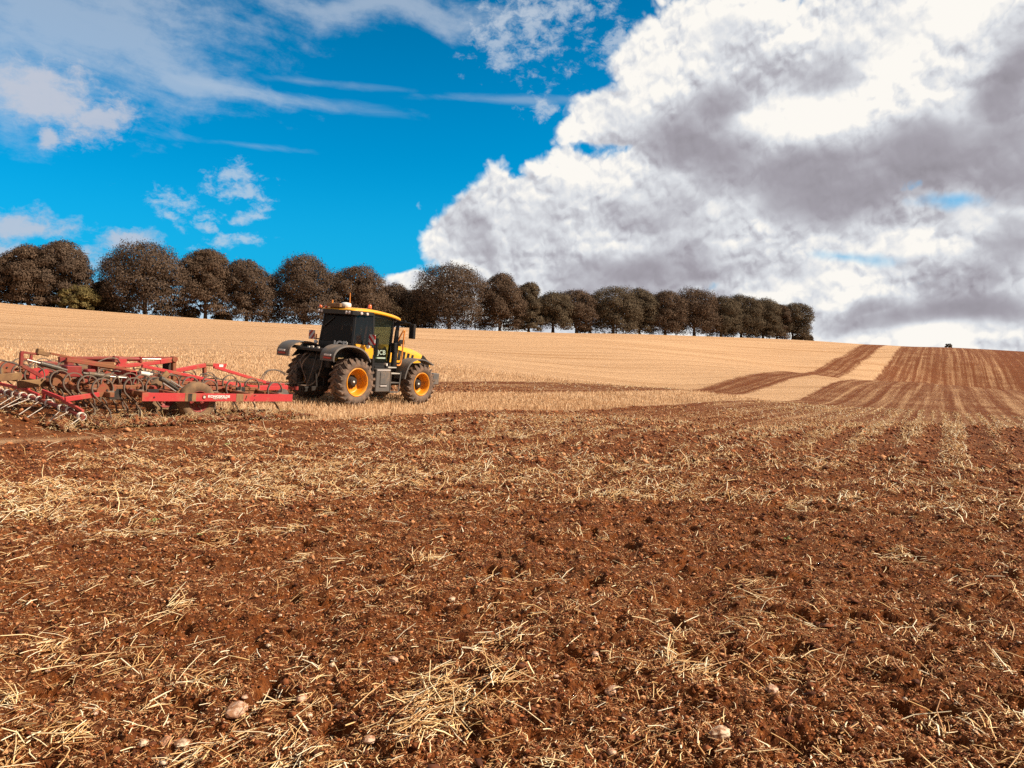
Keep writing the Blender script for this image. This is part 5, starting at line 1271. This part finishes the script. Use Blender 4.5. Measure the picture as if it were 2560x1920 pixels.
# tines: one spring tine, copied along the beams
def tine_mesh():
    mb_ = MB(); P_ = []
    for k in range(22):                          # large open coil over the beam
        a = radians(200 - k * 15.5); P_.append((-.10 + .20 * cos(a), 0, .13 + .20 * sin(a)))
    P_ = [(.10, 0, -.02)] + P_[::-1][:0] + [(-.10 + .215 * cos(radians(a)), 0, .12 + .215 * sin(radians(a))) for a in range(-35, 236, 14)]
    P_ += [(-.16, 0, -.13), (-.04, 0, -.24), (.06, 0, -.38), (.08, 0, -.50), (.13, 0, -.62)]
    pts = [Vector(p) for p in P_]
    # flat spring steel: 5 cm wide, 12 mm thick
    vs = []; fs = []
    for i, p in enumerate(pts):
        t = (pts[min(i + 1, len(pts) - 1)] - pts[max(i - 1, 0)]).normalized(); nn = Vector((-t.z, 0, t.x)) * .011
        for yy, s2 in ((-.024, 1), (.024, 1), (.024, -1), (-.024, -1)): vs.append(p + nn * s2 + Vector((0, yy, 0)))
    for i in range(len(pts) - 1):
        for j in range(4): fs.append([i * 4 + j, i * 4 + (j + 1) % 4, (i + 1) * 4 + (j + 1) % 4, (i + 1) * 4 + j])
    mb_.add(vs, fs, False)
    mb_.box((.135, 0, -.60), (.03, .09, .14), Matrix.Rotation(-.4, 4, 'Y')); mb_.box((.06, 0, .0), (.14, .09, .13))
    return mb_
t0_ = tine_mesh().build('tine', M['steel'], cult); first = True
for i, x_ in enumerate(ROWS):
    y_ = -3.05 + (0.28 * (i * 2 % 5)) / 1.6
    while y_ < 3.2:
        o_ = t0_ if first else t0_.copy()
        if not first: COL.objects.link(o_)
        first = False; o_.parent = cult; o_.location = q(x_, y_, fz(x_)); o_.rotation_euler = (0, random.gauss(0, .04), random.gauss(0, .03))
        y_ += (0.62, 0.50, 0.55, 0.80, 1.0, 0.95)[i]
# rear: red adjuster plates, arms, harrow
def plate(x_, y_, z_, mat='red'):
    mb_ = MB(); P_ = [(-.215, -.10), (-.20, .03), (-.12, .13), (-.02, .145), (.13, .125), (.215, .05), (.175, -.02), (.12, -.07), (.16, -.13), (.12, -.16), (.05, -.10), (-.10, -.13)]
    c0_ = q(x_, y_, z_); mb_.prism([(c0_.x + a, c0_.z + b_) for a, b_ in P_], y_ - .012, y_ + .012); mb_.box(c0_ + Vector((.02, .10, 0)), (.12, .18, .10))
    pl_ = mb_.build('adjuster_plate', M[mat], cult)
    mb_ = MB(); mb_.tube([c0_ + Vector((0, -.012, 0)), c0_ + Vector((0, -.03, 0))], .022, 8); mb_.build('bolt', M['chassis'], pl_)
for x_, y_, z_, m_ in ((-8.82, 1.7, .88, 'redmud'), (-8.79, .05, .87, 'red'), (-8.78, -1.05, .82, 'redmud'), (-8.79, -3.0, .80, 'redmud'), (-8.8, 2.9, .88, 'red')): plate(x_, y_, z_, m_)
for y_, x0, x1, z0, z1, m_ in ((1.7, -9.7, -8.9, .74, .78, 'rust'), (.6, -9.60, -8.93, .71, .77, 'rust'), (-.6, -9.52, -8.81, .69, .73, 'rust'), (-3.0, -9.62, -8.95, .62, .71, 'red')):
    cb('harrow_arm', m_, ('b', (x0, y_, z0), (x1, y_, z1), .06, .17 if m_ == 'rust' else .10)); cb('arm_tip', 'redmud', ('b', (x1 - .02, y_, z1 - .005), (x1 + .14, y_, z1 - .02), .045, .09))
cb('harrow_bar', 'red', ('b', (-9.58, .9, .63), (-9.33, -.75, .575), .05, .07), ('b', (-9.36, -.7, .57), (-9.28, -1.1, .50), .05, .06))
cb('harrow_bar', 'red', ('b', (-9.50, -1.75, .66), (-9.38, -2.45, .55), .05, .08), ('b', (-9.40, -2.35, .56), (-9.33, -3.15, .38), .06, .07), ('b', (-9.5, -1.8, .64), (-9.40, -1.6, .5), .05, .08))
cb('harrow_bar', 'red', ('b', (-9.62, 3.2, .66), (-9.58, .9, .63), .05, .07))
tubep = [(-9.60, 3.3, .49), (-9.60, 1.5, .48), (-9.60, -.1, .47), (-9.50, -.9, .465), (-9.45, -1.6, .445), (-9.42, -2.4, .38), (-9.39, -2.85, .34), (-9.37, -3.25, .27)]
cb('harrow_tube', 'dkred', ('t', tubep, .045, 10))
tp = [q(*p) for p in tubep]
def on_tube(y_):
    for a, b_ in zip(tp[:-1], tp[1:]):
        if b_.y <= y_ <= a.y: k = (a.y - y_) / (a.y - b_.y); return a.lerp(b_, k)
    return tp[-1]
def coil_mesh(turns, seed):
    mb_ = MB(); P_ = []
    n_ = turns * 16
    for k in range(n_ + 1):
        a = 2 * pi * k / 16 + .6; P_.append((.076 * cos(a), -.012 * k / 16 * 2, .076 * sin(a)))
    e_ = P_[-1]; P_ += [(e_[0] - .10, e_[1], e_[2] - .06), (e_[0] - .50, e_[1] - .01, -.27)]
    mb_.tube(P_, .0080, 6); return mb_
cm = coil_mesh(4, 0).build('harrow_tine', M['coil'], cult); cs_ = coil_mesh(3, 1).build('harrow_tine', M['coil'], cult)
ysl = [3.0, 2.6, 2.25, 1.9, 1.5, 1.15, .75, .42, .08, -.28, -.55, -.83, -1.18, -1.52, -1.90, -2.42, -2.72, -3.14]
for i, y_ in enumerate(ysl):
    src_ = cm if i % 2 else cs_; o_ = src_ if i < 2 else src_.copy()
    if i >= 2: COL.objects.link(o_)
    o_.parent = cult; o_.location = on_tube(y_); o_.rotation_euler = (0, random.gauss(0, .08), random.gauss(0, .06))
# hoses over the frame
for pts in ([(-8.9, -.9, 1.05), (-8.75, -.9, 1.22), (-8.5, -.9, 1.25), (-8.3, -.8, 1.08)], [(-7.9, -.6, 1.15), (-7.6, -.6, 1.30), (-7.3, -.5, 1.30), (-7.15, -.4, 1.18)], [(-8.2, -1.4, .95), (-8.0, -1.2, 1.1), (-7.6, -.9, 1.02), (-7.2, -.8, 1.0), (-6.6, -.6, .92)],
            [(-9.9, .4, .98), (-9.6, .3, 1.14), (-9.3, .2, 1.10), (-9.0, .1, .98)], [(-7.1, -.4, 1.0), (-6.4, -.5, .95), (-5.7, -.4, .88), (-5.1, -.2, .82), (-4.3, -.2, .78), (-3.2, -.1, .68), (-2.4, 0, .66), (-1.9, 0, .62)],
            [(-6.5, -1.2, .88), (-6.1, -.9, .98), (-5.7, -.6, .90), (-5.2, -.5, .85)], [(-5.2, -.7, .78), (-4.9, -.4, .93), (-4.5, -.3, .86), (-4.1, -.1, .75)], [(-2.4, .3, .70), (-2.2, .35, .95), (-1.9, .3, 1.0), (-1.6, .25, .85)]):
    MB().tube([v for v in spline([q(*p) for p in pts], 6)], .017, 6).build('hydraulic_hose', M['hose'], cult)
for x_, y_ in ((-6.9, -.9), (-6.75, -.75)): MB().tube([q(x_, y_, .98), q(x_ + .22, y_ - .02, .95)], .06, 10).build('accumulator', M['coil'], cult)

# soil caked on the beams
def caked():
    n = 900; row_ = RNG.integers(0, 6, n); y_ = RNG.uniform(-3.2, 3.2, n); x_ = np.array(ROWS)[row_] + RNG.normal(0, .05, n); z_ = .70 + (x_ + 8.8) * -.022 + RNG.uniform(-.06, .09, n)
    k = RNG.random(n) < .45; x_[k] = RNG.uniform(-9.0, -4.4, k.sum()); y_[k] = RNG.choice([-2.2, -.75, .75, 2.2], k.sum()) + RNG.normal(0, .05, k.sum()); z_[k] = .80 + (x_[k] + 8.8) * -.022 + RNG.uniform(-.05, .05, k.sum())
    sz = np.clip(RNG.lognormal(math.log(.035), .45, n), .015, .10)
    base = np.array([[1, 0, 0], [-1, 0, 0], [0, 1, 0], [0, -1, 0], [0, 0, 1], [0, 0, -1]], float)
    Vv = (base[None] * (0.7 + 0.6 * RNG.random((n, 6, 1))) + RNG.normal(0, .2, (n, 6, 3))) * sz[:, None, None] + np.stack([x_ + OFF.x, y_, z_ + OFF.z], -1)[:, None]
    f = np.array([[0, 2, 4], [2, 1, 4], [1, 3, 4], [3, 0, 4], [2, 0, 5], [1, 2, 5], [3, 1, 5], [0, 3, 5]])
    F = (f[None] + (np.arange(n) * 6)[:, None, None]).reshape(-1, 3)
    o_ = link('caked_soil', mesh_np('caked_soil', Vv.reshape(-1, 3), F, np.full(len(F), 3), M['clodsoil']), cult); o_['kind'] = 'stuff'
caked()
for x_, y_ in ((-8.4, -2.6), (-8.1, -1.6), (-7.6, -2.7), (-6.6, -1.4), (-5.9, -1.7), (-5.1, -2.4), (-8.4, .6), (-7.6, -.2), (-6.0, .2)): cb('shade_plate', 'chassis', ('x', (x_, y_, .66), (.26, .05, .22)))  # dark plates added to deepen the shade under the frame
# trash and soil thrown up round the tines
def hump_sticks():
    n = 9000; lx = -9.9 + 6.3 * RNG.random(n); ly = -3.7 + 1.2 * RNG.random(n) ** 1.0
    x = TO.x + TR[0].x * lx + TR[1].x * ly; y = TO.y + TR[0].y * lx + TR[1].y * ly
    hp = 0.10 * (0.5 + gn(lx * 2.2, ly * 2.2, 31)) + 0.16 * np.exp(-((lx + 5.5) / .28) ** 2) * np.exp(-((ly + 3.25) / .3) ** 2) + 0.14 * np.exp(-((lx + 4.3) / .3) ** 2) * np.exp(-((ly + 3.4) / .3) ** 2)
    sticks('thrown_straw', x, y, np.clip(RNG.lognormal(math.log(.10), .5, n), .03, .35), np.full(n, .007), RNG.random(n) * pi, RNG.normal(0, .6, n), np.maximum(hp, 0) * RNG.random(n), M['straw'], 3, .5, 'tangled straw thrown up along the cultivator side')
    k = RNG.random(n) < .7; x, y, hp = x[k], y[k], hp[k]
    o_ = crumbs('thrown_soil', x, y, np.clip(RNG.lognormal(math.log(.03), .5, len(x)), .012, .09), M['clodsoil'], 'dark clods heaped by the cultivator tines')
    co = np.empty(len(o_.data.vertices) * 3, np.float32); o_.data.vertices.foreach_get('co', co); co = co.reshape(-1, 3); co[:, 2] += np.repeat(np.maximum(hp, 0) * .8, 6); o_.data.vertices.foreach_set('co', co.ravel())
hump_sticks()
